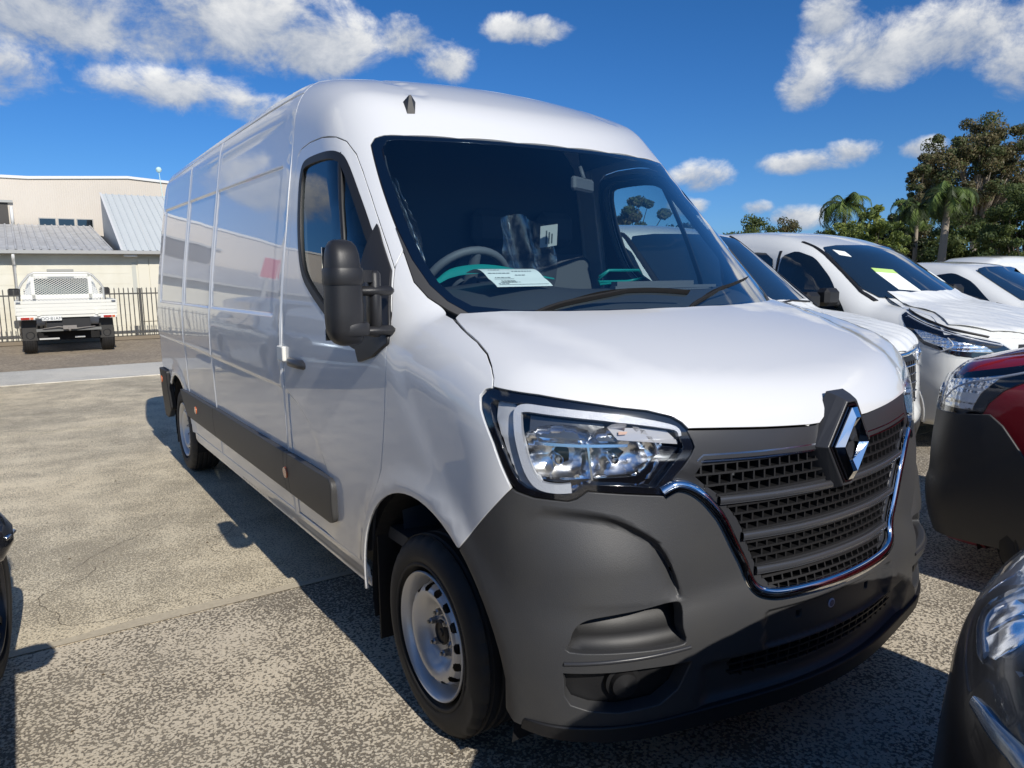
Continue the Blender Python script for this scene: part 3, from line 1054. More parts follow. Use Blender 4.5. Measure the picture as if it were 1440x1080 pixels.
B_top = [(0, .596), (.10, .598), (.20, .601), (.27, .607), (.325, .621), (.36, .645), (.377, .679), (.40, .733), (.429, .788), (.47, .867), (.501, .914), (.539, .954), (.578, .976), (.61, .979), (.651, .957)]
B_hl = [(.755, .969), (.84, .980), (.866, .960), (.885, .954), (.964, .962), (1.007, .975), (1.02, .983)]
B_side = [(1.09, .90), (1.167, .808), (1.204, .762)]
ar = to_dom('c', s3([(.0 + .497 * math.cos(t), .345 + .497 * math.sin(t)) for t in np.linspace(rad(125), rad(170), 10)]))
B_arch = [tuple(q) for q in ar] + [(1.045, .33), (1.015, .305)]
B_low = [(.79, .292), (.50, .285), (.25, .285), (0, .285)]
fog_up = spline([(.873, .548), (.872, .575), (.862, .61), (.835, .632), (.78, .643), (.70, .652), (.625, .660), (.602, .645), (.60, .59), (.592, .548), (.63, .541), (.75, .545)], 3, True)
fog_lo = [(.886, .486), (.884, .42), (.870, .392), (.827, .373), (.761, .362), (.66, .368), (.61, .405), (.575, .483), (.70, .490)]
low_gr = [(.44, .448), (.30, .454), (0, .456), (-.30, .454), (-.44, .448), (-.43, .385), (-.25, .375), (0, .373), (.25, .375), (.43, .385)]
mirl = lambda pts: [(-u, v) for u, v in pts]
sq1 = lambda a, z: [(a - .011, z - .011), (a + .011, z - .011), (a + .011, z + .011), (a - .011, z + .011)]
crease = [(.60, .665), (.63, .76), (.66, .82), (.72, .865), (.783, .896), (.86, .915), (.94, .925)]
cl = []
for k in (-.02, -.012, -.004, .004, .012, .02):
    cl.append([(a - k * .5, z + k) for a, z in crease]); cl.append([(-(a - k * .5), z + k) for a, z in crease])
for k in (-.012, 0, .012):
    cl.append([(.58, .66 + k), (.95, .672 + k)]); cl.append([(-.58, .66 + k), (-.95, .672 + k)])
    cl.append([(-.33, .462 + k), (.33, .462 + k)]); cl.append([(-.33, .578 + k), (.33, .578 + k)])
bumper = panel('front_bumper', VF, 'c', mir(B_top + B_hl + B_side + B_arch + B_low), plastic, van,
               holes=[fog_up, mirl(fog_up), fog_lo, mirl(fog_lo), low_gr, sq1(.185, .535), sq1(-.185, .535)], step=.028, lines=cl,
               disp=bump_disp, thick=.05, gap=.003, edge=.018, round_=.007)
for mr in (False, True):
    panel('air_scoop', VF, 'c', inset(np.array(densify(fog_up, .02)), -.012), plastic_black, bumper, step=.04, off=-.025, thick=0, mirror=mr,
          disp=lambda x, y, z: -.07 * np.clip((z - .55) / .06, 0, 1))
    panel('fog_pocket', VF, 'c', inset(np.array(densify(fog_lo, .02)), -.01), plastic_black, bumper, step=.04, off=-.055, thick=0, mirror=mr)
    fl = MB()
    c = solve(VF, 'c', [(.74, .43)], off=-.045)[0]; n = grad(VF, c[None])[0]
    M = Matrix.Translation(Vector(c)) @ Vector(n).to_track_quat('Z', 'Y').to_matrix().to_4x4()
    fl.lathe([(.002, .03), (.036, .022), (.040, .006), (.05, .004), (.052, -.02)], 32, M=M)
    o = fl.build('fog_lamp_blank', [plastic_black], bumper, auto=40)
    if mr:
        for v in o.data.vertices: v.co.x *= -1
        o.data.flip_normals()
    ribbon('bumper_trim_line', VF, 'c', [(.885, .515), (.75, .524), (.58, .530)], .012, .006, plastic_satin, bumper, mirror=mr)
panel('scoop_floor', VF, 'c', inset(densify(low_gr, .03), -.01), void, bumper, step=.1, off=-.09, thick=0)
sb = SurfBoxes()
for z in (.40, .425):
    for u in np.arange(-.44, .44, .055):
        sb.add(u, u + .055, z - .003, z + .003, -.05, -.022)
for u in np.arange(-.42, .43, .045):
    sb.add(u - .003, u + .003, .378, .455, -.05, -.024)
sb.build('lower_grille', VF, 'c', plastic_black, bumper)
panel('lower_lip', VF, 'c', mir([(0, .318), (.5, .318), (.8, .322), (.98, .33), (.99, .30), (.8, .282), (.5, .272), (0, .27)]), plastic_black, bumper, step=.05, off=.012, thick=.022, round_=.010)
ci = [(.030 + .014 * math.cos(t), .533 + .014 * math.sin(t)) for t in np.linspace(0, 2 * math.pi, 24)[:-1]]
ci2 = [(.030 + .010 * math.cos(t), .533 + .010 * math.sin(t)) for t in np.linspace(0, 2 * math.pi, 24)[:-1]]
panel('round_sticker', VF, 'c', ci, mat('sticker_white', (.65, .62, .75), .4), bumper, step=.02, off=-.0205, thick=.002, edge=.006)
panel('round_sticker', VF, 'c', ci2, mat('sticker_ring', (.10, .09, .16), .4), bumper, step=.02, off=-.0195, thick=.001, edge=.006)
mm = MB()
c = solve(VF, 'c', [(.030, .533)], off=-.018)[0]
fnt = None

# --- grille surround with openings
def aL(z):
    return float(np.interp(z, [.62, .635, .66, .70, .783, .84, .887, .95, .975, 1.0, 1.04], [.22, .27, .315, .345, .385, .405, .44, .50, .535, .562, .548]))
def aE(z):
    return float(np.interp(z, [.90, .93, .98, 1.03, 1.06], [-.02, .045, .09, .112, .112]))
ZB = [.922, .806, .697]                       # bars
rows = [(.938, 1.036, 3), (.822, .906, 3), (.713, .790, 3), (.632, .681, 2)]
holes = []
up = [(aE(1.036), 1.036), (.535, 1.046), (aL(1.03), 1.02), (aL(1.0), 1.0), (aL(.97), .972), (.49, .944), (aE(.944), .944), (aE(.98), .98)]
holes += [up, mirl(up)]
for za, zb, _ in rows[1:]:
    h = [(aL(zb), zb), (0, zb + .0), (-aL(zb), zb), (-aL((za + zb) / 2), (za + zb) / 2), (-aL(za), za), (0, za), (aL(za), za), (aL((za + zb) / 2), (za + zb) / 2)]
    holes.append(h)
G_low = [(0, .598), (.20, .603), (.27, .609), (.325, .623), (.36, .647), (.379, .679), (.40, .733), (.429, .788), (.47, .867), (.501, .914), (.539, .952), (.578, .974), (.61, .978), (.651, .956)]
G_out = [(0, 1.172)] + [(a, b - .002) for a, b in bf[::-1][1:]] + [(.569, 1.103), (.563, 1.085), (.572, 1.065), (.655, .958)] + G_low[::-1][1:]
surround = panel('grille_surround', VF, 'c', mir(G_out), plastic_satin, van, holes=holes, step=.035, off=-.004, thick=.03, gap=.002, edge=.02,
                 disp=lambda x, y, z: -.012 * sst((1.03 - z) / .05))
grille = empty('grille'); grille.parent = van
panel('grille_backing', VF, 'c', mir([(0, 1.05), (.55, 1.05), (.57, 1.0), (.50, .94), (.42, .84), (.37, .73), (.30, .64), (0, .62)]), void, grille, step=.1, off=-.11, thick=0)
rng = np.random.RandomState(4)
sbx = SurfBoxes()
for k in range(110):     # pipes and cooling fins behind the grille that catch the sun
    z = rng.uniform(.65, 1.0); a = rng.uniform(-aL(z) + .05, aL(z) - .08)
    sbx.add(a, a + rng.uniform(.01, .05), z, z + rng.uniform(.003, .010), -.085, -.065)
tag(sbx.build('radiator_fins', VF, 'c', chrome_soft, grille), kind='stuff')
hz = .0032
for ri, (za, zb, n) in enumerate(rows):
    dz = (zb - za) / n
    for half_ in ((1, -1) if ri == 0 else (0,)):
        sb = SurfBoxes()
        for k in range(n + 1):
            z = za + dz * k
            zc = min(max(z, za + .003), zb - .003)
            s0, s1 = (aE(zc), aL(zc)) if half_ else (-aL(zc), aL(zc))
            if half_ < 0: s0, s1 = -s1, -s0
            m = max(1, int(round((s1 - s0) / .05)))
            for j in range(m):
                sb.add(s0 + (s1 - s0) * j / m, s0 + (s1 - s0) * (j + 1) / m, zc - hz, zc + hz, -.052, -.014)
        for k in range(n):
            z0, z1 = za + dz * k, za + dz * (k + 1)
            zm = (z0 + z1) / 2
            st = .0385
            o0 = .5 * st * (k % 2)
            for u in np.arange(-15 * st + o0, 15.5 * st, st):
                if abs(u) > aL(zm) - .008 or u * half_ < 0: continue
                if ri == 0 and abs(u) < aE(zm) + .006: continue
                sb.add(u - .0028, u + .0028, z0, z1, -.052, -.016)
        sb.build('grille_lattice', VF, 'c', plastic_black, grille)
for zb_ in ZB:
    a = aL(zb_) + .012
    if zb_ > .9:
        for sg in (1, -1):
            ribbon('grille_bar', VF, 'c', [(sg * a, zb_ + .004), (sg * .3, zb_), (sg * .012, zb_ - .004)], .023, .013, bar_mat, grille, base=-.014, squ=3)
    else:
        ribbon('grille_bar', VF, 'c', [(a, zb_ + .004), (.2, zb_), (0, zb_), (-.2, zb_), (-a, zb_ + .004)], .023, .013, bar_mat, grille, base=-.014, squ=3)
# thin chrome frames above the upper grille
for sg in (1, -1):
    fr_ = [(sg * u, z) for u, z in [(.556, 1.046), (.538, 1.061), (.35, 1.056), (.128, 1.053), (.124, 1.036)]]
    ribbon('chrome_strip', VF, 'c', fr_, .0045, .006, chrome_soft, grille, base=-.012)
    ribbon('chrome_strip', VF, 'c', [(sg * .545, 1.043), (sg * .35, 1.0385), (sg * .128, 1.036)], .0045, .006, chrome_soft, grille, base=-.012)
    panel('strip_inlay', VF, 'c', [(sg * .548, 1.046), (sg * .538, 1.058), (sg * .13, 1.050), (sg * .128, 1.039)], gloss_black, grille, step=.05, off=-.010, thick=.004)
# chrome surround strip
cr = [(.652, .962), (.615, .978), (.578, .968), (.543, .943), (.510, .907), (.48, .866), (.439, .788), (.409, .733), (.386, .681), (.366, .652), (.330, .633), (.27, .622), (.15, .617), (0, .615)]
full = spline(cr, 5) + [(-u, v) for u, v in reversed(spline(cr, 5)[:-1])]
ribbon('chrome_surround', VF, 'c', full, .040, .018, chrome, van, base=-.012, n=8, squ=2.6)

# --- badge
badge = empty('badge'); badge.parent = van
def rhomb(hw, hh, cut, y, zc=1.045):
    c = cut
    return [(-hw, zc, y), (-hw * c * .5 - hw * .02, zc + hh, y), (hw * c * .5 + hw * .02, zc + hh, y), (hw, zc, y), (hw * c * .5 + hw * .02, zc - hh, y), (-hw * c * .5 - hw * .02, zc - hh, y)]
def ringmesh(name, loops, m, parent):
    V = []; Fc = []
    for lp in loops:
        V += [(x, y, z) for x, z, y in lp]
    n = len(loops[0])
    for i in range(len(loops) - 1):
        for k in range(n):
            Fc.append((i * n + k, (i + 1) * n + k, (i + 1) * n + (k + 1) % n, i * n + (k + 1) % n))
    return mesh_obj(name, V, Fc, m, parent, smooth=False)
YF = -.882
o = ringmesh('badge_housing', [rhomb(.138, .156, .60, -.825), rhomb(.126, .145, .54, -.855), rhomb(.114, .134, .45, YF + .004), rhomb(.110, .129, .42, YF - .003), rhomb(.101, .124, .32, YF - .001), rhomb(.099, .122, .3, YF + .03)], plastic_satin, badge)
bv = o.modifiers.new('b', 'BEVEL'); bv.width = .006; bv.segments = 2
ringmesh('badge_back', [rhomb(.10, .12, .3, YF + .035), rhomb(.001, .001, .3, YF + .035)], void, badge)
ringmesh('badge_frame', [rhomb(.100, .122, .3, YF + .02), rhomb(.100, .122, .3, YF - .004), rhomb(.093, .115, .28, YF - .004), rhomb(.093, .115, .28, YF + .02)], gloss_black, badge)
# diamond: two interlocking half bars, each with a ridge
def dl(hw, hh, y): return [(-hw, 1.045, y), (-.006 - hw * .08, 1.045 + hh, y), (.006 + hw * .08, 1.045 + hh, y), (hw, 1.045, y), (.006 + hw * .08, 1.045 - hh, y), (-.006 - hw * .08, 1.045 - hh, y)]
ringmesh('badge_diamond', [dl(.088, .111, YF + .02), dl(.088, .111, YF - .012), dl(.062, .083, YF - .026), dl(.036, .052, YF - .010), dl(.036, .052, YF + .022)], chrome, badge)

# --- headlights
def inner_poly(g): return [tuple(q) for q in inset(densify(HL, .02), g)]
for mr in (False, True):
    hl = empty('headlight'); hl.parent = van
    HLI = inner_poly(.003)
    panel('lamp_housing', VF, 'c', inset(densify(HL, .02), .004), void, hl, step=.06, off=-.095, thick=0, mirror=mr)
    bz_o = inner_poly(.004); bz_i = [(1.082, 1.222), (1.098, 1.21), (1.085, 1.165), (1.052, 1.10), (1.028, 1.045), (1.005, 1.003), (.985, .988), (.95, .978), (.89, .972), (.872, .978), (.845, .998), (.755, .990), (.672, .980),
             (.600, 1.072), (.594, 1.088), (.606, 1.128), (.64, 1.148), (.7, 1.167), (.77, 1.180), (.867, 1.197), (.969, 1.214)]
    panel('lamp_bezel', VF, 'c', bz_o, gloss_black, hl, holes=[bz_i], step=.05, off=-.006, thick=.07, mirror=mr, edge=.02)
    pl = [(1.082, 1.214), (1.076, 1.226), (1.02, 1.212), (1.006, 1.172), (.995, 1.116), (.972, 1.04), (.945, 1.005), (.935, .985), (.98, .984), (1.003, 1.0), (1.022, 1.04), (1.048, 1.10), (1.08, 1.165)]
    panel('lamp_side_plate', VF, 'c', pl, hl_plate_m, hl, step=.02, off=-.024, thick=.01, mirror=mr,
          disp=lambda x, y, z: .003 * np.abs(((z * 40) % 1) - .5))
    dr = spline([(.604, 1.118), (.618, 1.140), (.70, 1.160), (.80, 1.178), (.866, 1.188), (.95, 1.200), (.992, 1.205), (1.012, 1.198), (1.012, 1.172), (1.004, 1.12), (.985, 1.05), (.965, 1.01), (.945, .994), (.91, .988), (.878, .990)], 4)
    ribbon('light_guide', VF, 'c', dr, [.008, .016, .022, .022, .022, .022, .022, .022, .024, .026], .012, drl_mat, hl, base=-.022, mirror=mr)
    tr_ = [(.792, 1.152), (.70, 1.147), (.635, 1.136), (.602, 1.103), (.604, 1.096), (.765, 1.116)]
    panel('turn_lens', VF, 'c', tr_, light_lens, hl, step=.03, off=-.024, thick=.012, mirror=mr)
    panel('turn_bulb_amber', VF, 'c', [(.765, 1.140), (.742, 1.138), (.745, 1.131), (.765, 1.130)], mat('amber_tint', (.62, .38, .27), .3, coat=1), hl, step=.01, off=-.017, thick=.002, mirror=mr)  # small amber-coloured patch for the bulb, no emission
    panel('lamp_hood', VF, 'c', [(.985, 1.19), (.80, 1.165), (.79, 1.13), (.765, 1.112), (.86, 1.118), (.985, 1.130)], mat('smoked_panel', (.10, .105, .11), .22, metal=.5, bump=(30, .8)), hl, step=.02, off=-.035, thick=.02, mirror=mr)
    def bowls(x, y, z):
        a = np.arctan2(np.abs(x), .1 - y)
        d = 0 * a
        for ca, cz_, ra, rz_ in ((.915, 1.066, .075, .054), (.765, 1.062, .066, .052)):
            q = ((a - ca) / ra) ** 2 + ((z - cz_) / rz_) ** 2
            d = np.minimum(d, -.045 * np.clip(1.25 - q, 0, 1.25))
        return d + .004 * (np.abs(((a * 28) % 1) - .5) + np.abs((((z + a * .3) * 40) % 1) - .5))
    panel('lamp_reflector', VF, 'c', [(1.0, 1.13), (.985, 1.085), (.975, 1.03), (.955, 1.005), (.90, 1.002), (.70, 1.008), (.675, 1.04), (.635, 1.10), (.69, 1.12), (.80, 1.135)], reflector, hl, step=.008, off=-.045, thick=.01, mirror=mr, disp=bowls)
    for ca, cz in ((.915, 1.066), (.765, 1.062)):
        c = solve(VF, 'c', [(ca, cz)], off=-.09)[0]; n = np.array([-.45, -.89, .0])
        M = Matrix.Translation(Vector(c)) @ Vector(n).to_track_quat('Z', 'Y').to_matrix().to_4x4()
        b2 = MB(); b2.lathe([(.0, .052), (.009, .051), (.013, .046), (.013, .0), (.018, -.01)], 16, M=M)
        o2 = b2.build('bulb_cap', [chrome_soft], hl, auto=40)
        if mr:
            for v in o2.data.vertices: v.co.x *= -1
            o2.data.flip_normals()
    ribbon('lamp_divider', VF, 'c', [(.842, 1.11), (.836, 1.06), (.83, 1.01)], .006, .012, chrome_soft, hl, base=-.05, mirror=mr)
    panel('lamp_lower_trim', VF, 'c', [(.985, 1.03), (.955, 1.008), (.90, 1.006), (.715, 1.010), (.690, 1.03), (.645, 1.092), (.60, 1.085), (.67, .982), (.845, 1.0), (.875, .98), (.95, .98)], gloss_black, hl, step=.03, off=-.03, thick=.03, mirror=mr)
    ribbon('chrome_band', VF, 'c', [(.965, 1.112), (.86, 1.104), (.745, 1.100)], .008, .006, chrome_soft, hl, base=-.04, mirror=mr)
    panel('lamp_cover', VF, 'c', inner_poly(.002), lens_glass, hl, step=.06, off=.002, thick=0, mirror=mr)

# --- roof aerial
mm = MB()
c = solve(VU, 'r', [(.575, .762)])[0]; n = grad(VU, c[None])[0]
mm.add([(-.026, .040, 0), (.026, .040, 0), (.016, -.045, 0), (-.016, -.045, 0), (-.004, .024, .042), (.004, .024, .042)],
       [(0, 1, 5, 4), (1, 2, 5), (2, 3, 4, 5), (3, 0, 4), (0, 3, 2, 1)], M=Matrix.Translation(Vector(c)) @ Vector(n).to_track_quat('Z', 'Y').to_matrix().to_4x4())
mm.build('roof_aerial', [plastic_black], van)

# --- stickers on the far edge of the screen
panel('screen_sticker', VU, 'w', [(.70, 1.84), (.745, 1.845), (.768, 1.78), (.722, 1.77)], paper, ws, step=.05, off=-.004, thick=0)


# --- wheels
def make_wheel(parent, x, y, side=-1, R=.345, rimr=.222, width=.215, kind='steel', steer=0.0, mats=None):
    wh = empty('wheel', (x, y, R)); wh.parent = parent
    wh.rotation_euler = (0, 0, steer)
    M = Matrix.Rotation(side * math.pi / 2, 4, 'Y')
    n = 120
    h = width / 2
    tp = [(rimr - .012, .055 - h), (rimr + .004, .02 - h), (rimr + .03, -h - .004), (R - .065, -h - .010), (R - .03, -h - .002), (R - .012, -h + .012), (R - .003, -h + .03)]
    tp = [(r, -z) for r, z in tp]
    tread = []
    for g in np.linspace(-h + .035, h - .035, 5):
        tread += [(R, -(g - .008)), (R - .008, -(g - .004)), (R - .008, -(g + .004)), (R, -(g + .008))]
    prof = tp + tread + [(r, -z) for r, z in tp[::-1]]
    t = MB(); t.lathe(prof, n, M=None)
    vs = []
    for i, (vx, vy, vz) in enumerate(t.v):
        k = i % n; ri = i // n
        r0 = math.hypot(vx, vy)
        if r0 > R - .016 and k % 4 == 0 and r0 < R - .001 and abs(vz) > h - .034:
            f = (r0 - .007) / r0
            vx *= f; vy *= f
        vs.append((vx, vy, vz))
    t.v = [tuple(M @ Vector(v)) for v in vs]
    ty = t.build('tyre', [rubber], wh, auto=35)
    # raised lettering band kept as a thin ring
    rg = MB(); rg.lathe([(rimr + .018, h + .0035), (rimr + .022, h + .0075), (rimr + .026, h + .0075), (rimr + .03, h + .0055)], 96, M=M); rg.build('sidewall_rib', [rubber], wh, auto=60)
    if kind == 'steel':
        o = h
        prof = [(rimr - .004, o - .012), (rimr, o - .002), (rimr - .003, o + .003), (rimr - .008, o), (rimr - .013, o - .010), (rimr - .020, o - .02), (rimr - .024, o - .045), (rimr - .040, o - .062), (rimr - .046, o - .050), (rimr - .052, o - .028),
                (rimr - .060, o - .014), (rimr - .070, o - .008), (rimr - .084, o - .010), (.122, o - .020), (.108, o - .042), (.098, o - .056), (.088, o - .060), (.052, o - .060), (.048, o - .052), (.040, o - .050)]
        nn_ = 300
        # fine rings through the vent zone so that the holes can be cut
        a_, b_ = 8, 11
        fine = []
        for i in range(len(prof) - 1):
            if a_ <= i < b_:
                for j in range(7):
                    s = j / 7
                    fine.append((prof[i][0] * (1 - s) + prof[i + 1][0] * s, prof[i][1] * (1 - s) + prof[i + 1][1] * s))
            else:
                fine.append(prof[i])
        fine.append(prof[-1])
        def keep(i, k):
            r = (fine[i][0] + fine[i + 1][0]) / 2
            if not (rimr - .074 < r < rimr - .042): return True
            ph = ((k + .5) / nn_ * 15) % 1 - .5
            return (ph * 2 * math.pi / 15 * r / .0165) ** 2 + ((r - (rimr - .058)) / .0135) ** 2 > 1
        rm = MB(); rm.lathe(fine, nn_, M=M, keep=keep)
        rim = rm.build('rim', [silver], wh, auto=40)
        dk = MB(); dk.lathe([(rimr - .012, o - .075), (.03, o - .08)], 48, M=M); dk.lathe([(.045, o - .062), (.043, o - .045), (.036, o - .040), (.034, o - .046), (.014, o - .046), (.012, o - .040), (.002, o - .040)], 32, M=M)
        dk.build('brake_drum', [mat('rusty_hub', (.030, .024, .020), .6)], wh, auto=40)
        for k in range(6):
            a = k / 6 * 2 * math.pi + .3
            c = Vector((.070 * math.cos(a), .070 * math.sin(a), o - .06))
            nb = MB()
            nb.lathe([(.017, 0), (.017, .003), (.013, .003), (.013, .020), (.010, .024), (.001, .024)], 6, M=M @ Matrix.Translation(c))
            nb.lathe([(.007, .02), (.007, .032), (.001, .034)], 10, M=M @ Matrix.Translation(c))
            nb.build('wheel_nut', [steel], wh, auto=30)
    else:
        o = h
        rm = MB(); rm.lathe([(rimr - .004, o - .012), (rimr, o), (rimr - .008, o), (rimr - .018, o - .02), (rimr - .03, o - .09)], 72, M=M)
        ns = 5
        for k in range(ns):
            a = k / ns * 2 * math.pi
            R2 = Matrix.Rotation(a, 4, 'Z')
            for s in (-1, 1):
                v = [(.03, s * .012, o - .03), (.03, s * .035, o - .03), (rimr - .012, s * .05, o - .012), (rimr - .012, s * .022, o - .012)]
                v2 = [(q[0], q[1], q[2] - .025) for q in v]
                f = [(0, 1, 2, 3), (0, 4, 5, 1), (3, 2, 6, 7), (0, 3, 7, 4), (1, 5, 6, 2)]
                if s < 0: f = [q[::-1] for q in f]
                rm.add(v + v2, f, M=M @ R2)
        rm.lathe([(.06, o - .045), (.06, o - .028), (.05, o - .022), (.001, o - .020)], 32, M=M)
        rm.build('rim', [mats or silver], wh, auto=40)
        dk = MB(); dk.lathe([(rimr - .02, o - .095), (.01, o - .095)], 40, M=M); dk.build('brake_disc', [mat('disc_steel', (.05, .05, .055), .4, metal=.8)], wh)
    return wh


for y in (0.0, 4.332):
    for sd_ in (-1, 1):
        make_wheel(van, sd_ * .885, y, sd_)
for mr in (1, -1):
    # mud flaps
    f = MB()
    f.box(-.978 if mr > 0 else .74, -.74 if mr > 0 else .978, .455, .462, .135, .60, b=.003)
    f.build('mud_flap', [plastic_black], van)
    f = MB(); f.box(-.978 if mr > 0 else .74, -.74 if mr > 0 else .978, 4.80, 4.807, .15, .60, b=.003); f.build('mud_flap', [plastic_black], van)
    # wheel housings
    for yc, R_ in ((0, .505), (4.332, .46)):
        g = MB(); n = 26
        vs = []; fs = []
        for i in range(n + 1):
            t = math.pi * 1.16 * i / n - math.pi * .08
            for xx in (.985, .50):
                vs.append((-mr * xx, yc + R_ * math.cos(t), .345 + R_ * math.sin(t)))
        for i in range(n):
            fs.append((2 * i, 2 * i + 1, 2 * i + 3, 2 * i + 2))
        k = len(vs); vs.append((-mr * .50, yc, .345))
        for i in range(n): fs.append((k, 2 * i + 1, 2 * i + 3))
        g.add(vs, fs)
        g.build('wheel_housing', [void], van)
ch = MB()
ch.box(-.80, .80, .52, 3.85, .26, .42); ch.box(-.5, .5, -.62, .5, .24, .7); ch.box(-.75, .75, 4.8, 5.08, .3, .5)
ch.build('underbody', [void], van)

# --- cabin
cab = MB()
rd = [(-.94, .5), (-.95, 1.3), (-.90, 1.8), (-.84, 2.2), (-.72, 2.34), (.72, 2.34), (.84, 2.2), (.90, 1.8), (.95, 1.3), (.94, .5)]
cab.add([(x, 1.50, z) for x, z in rd], [tuple(range(10))])
cab.box(-.93, .93, .28, 1.5, .55, .60)
cab.build('bulkhead', [interior], van)
panel('headliner', VU, 'r', [(.80, 1.46), (.78, 1.0), (.60, .90), (0, .72), (-.60, .90), (-.78, 1.0), (-.80, 1.46)], interior_light, van, step=.15, off=-.05, thick=0)
for mr in (False, True):
    panel('pillar_lining', VU, 'r', to_dom('r', np.concatenate([solve(VU, 'w', [(-.80, 2.06), (-.84, 1.85), (-.86, 1.62), (-.85, 1.50)]), s3([(.20, 1.45), (.33, 1.60), (.50, 1.78), (.68, 1.97), (.85, 2.10)])])), interior, van, step=.1, off=-.03, thick=0, mirror=mr)
db = MB()
# dashboard: section swept across the cab
prof = [(-.20, 1.36), (-.12, 1.425), (.02, 1.475), (.14, 1.497), (.30, 1.502), (.40, 1.48), (.45, 1.40), (.43, 1.20), (.35, .95), (.30, .60)]
vs = []; xs = np.linspace(-.90, .90, 25)
for x in xs:
    hump = .035 * math.exp(-((x + .48) / .22) ** 2)
    for i, (y, z) in enumerate(prof):
        vs.append((x, y + .30 * x * x * (1 if i < 5 else .3), z + (hump if 2 <= i <= 6 else 0)))
n = len(prof)
fs = [(i * n + j, i * n + j + 1, (i + 1) * n + j + 1, (i + 1) * n + j) for i in range(len(xs) - 1) for j in range(n - 1)]
db.add(vs, fs, 0, True)
dash = db.build('dashboard', [interior], van, auto=50)
vb = MB()
for k in range(26):
    x = .02 + k * .024
    vb.box(x, x + .016, .10 + .3 * x * x, .118 + .3 * x * x, 1.492, 1.499)
vb.box(.02, .64, .20, .235, 1.500, 1.512, mi=0); vb.box(.12, .60, .30, .34, 1.503, 1.53)
vb.build('dash_vents', [interior_light], dash)
sw = MB()
Msw = Matrix.Translation((-.50, .56, 1.50)) @ Matrix.Rotation(rad(-55), 4, 'X')
ring = [(.20 * math.cos(t), .20 * math.sin(t), 0) for t in np.linspace(0, 2 * math.pi, 41)]
sw.tube(ring, .017, 10, M=Msw, cap=False)
for a in (0.1, math.pi - .1, -math.pi / 2):
    sw.tube([(0, 0, -.02), (.19 * math.cos(a), .19 * math.sin(a), 0)], [.035, .018], 8, M=Msw)
sw.lathe([(.001, .02), (.06, .015), (.075, -.02)], 24, M=Msw)
sw.build('steering_wheel', [interior_light], van, auto=60)
def seat(x, w_):
    s = empty('seat', (x, .95, .6)); s.parent = van
    a = MB(); a.box(-w_, w_, -.10, .42, .20, .42, b=.05); a.build('seat_cushion', [seat_cloth], s)
    a = MB(); a.box(-w_, w_, 0, .14, -.30, .38, b=.05, M=Matrix.Translation((0, .34, .72)) @ Matrix.Rotation(rad(-10), 4, 'X')); a.build('backrest', [seat_cloth], s)
    for hx in ([0] if w_ < .3 else [-.22, .22]):
        a = MB(); a.box(-.13, .13, 0, .10, 0, .20, b=.04, M=Matrix.Translation((hx, .44, 1.13))); a.build('headrest', [seat_cloth], s)
    return s
s1 = seat(-.50, .25); s2 = seat(.42, .46)
# clear dust cover hanging over the driver's seat
nx, nzv = 26, 30
vs = []
for i in range(nx):
    for j in range(nzv):
        u, v_ = i / (nx - 1), j / (nzv - 1)
        vs.append((-.70 + (.10 + .14 * (1 - v_)) * u + .05 * (1 - v_) + .012 * math.sin(9 * v_ + 3 * u), .90 + .05 * v_ + .03 * math.sin(17 * u + 9 * v_) + rng.uniform(-.008, .008), 1.42 + .66 * v_ - .10 * u * v_))
fs = [(i * nzv + j, (i + 1) * nzv + j, (i + 1) * nzv + j + 1, i * nzv + j + 1) for i in range(nx - 1) for j in range(nzv - 1)]
clear = glass_mat('clear_wrap', (.62, .64, .68), rough=.25, refl=3.2)
mesh_obj('seat_wrap', vs, fs, clear, s1).matrix_parent_inverse = Matrix.Translation((.50, -.95, -.6))
vs = []
for i in range(16):
    for j in range(16):
        u, v_ = i / 15, j / 15
        vs.append((-.02 + .34 * u, 1.02 + .03 * math.sin(14 * u + 6 * v_) + rng.uniform(-.008, .008), 1.38 + .46 * v_ + .03 * math.sin(5 * u)))
fs = [(i * 16 + j, (i + 1) * 16 + j, (i + 1) * 16 + j + 1, i * 16 + j + 1) for i in range(15) for j in range(15)]
mesh_obj('seat_wrap', vs, fs, clear, s2).matrix_parent_inverse = Matrix.Translation((-.42, -.95, -.6))
lb = MB()
Ml = Matrix.Translation((.22, .93, 1.76)) @ Matrix.Rotation(rad(-8), 4, 'Y') @ Matrix.Rotation(rad(15), 4, 'X')
lb.box(-.055, .055, 0, .003, -.055, .055, M=Ml)
for k in range(3): lb.box(-.02 + k * .018, -.012 + k * .018, -.002, 0, -.04, .03 - k * .01, mi=1, M=Ml)
lb.build('seat_label', [mat('label_grey', (.55, .58, .58), .6), ink], van)
im = MB()
im.box(-.10, .10, 0, .03, -.03, .03, b=.01, M=Matrix.Translation((.12, .52, 1.965)) @ Matrix.Rotation(rad(25), 4, 'Z'))
im.tube([(.12, .53, 1.99), (.12, .56, 2.05)], .01, 8)
im.build('cabin_mirror', [interior_light], van)
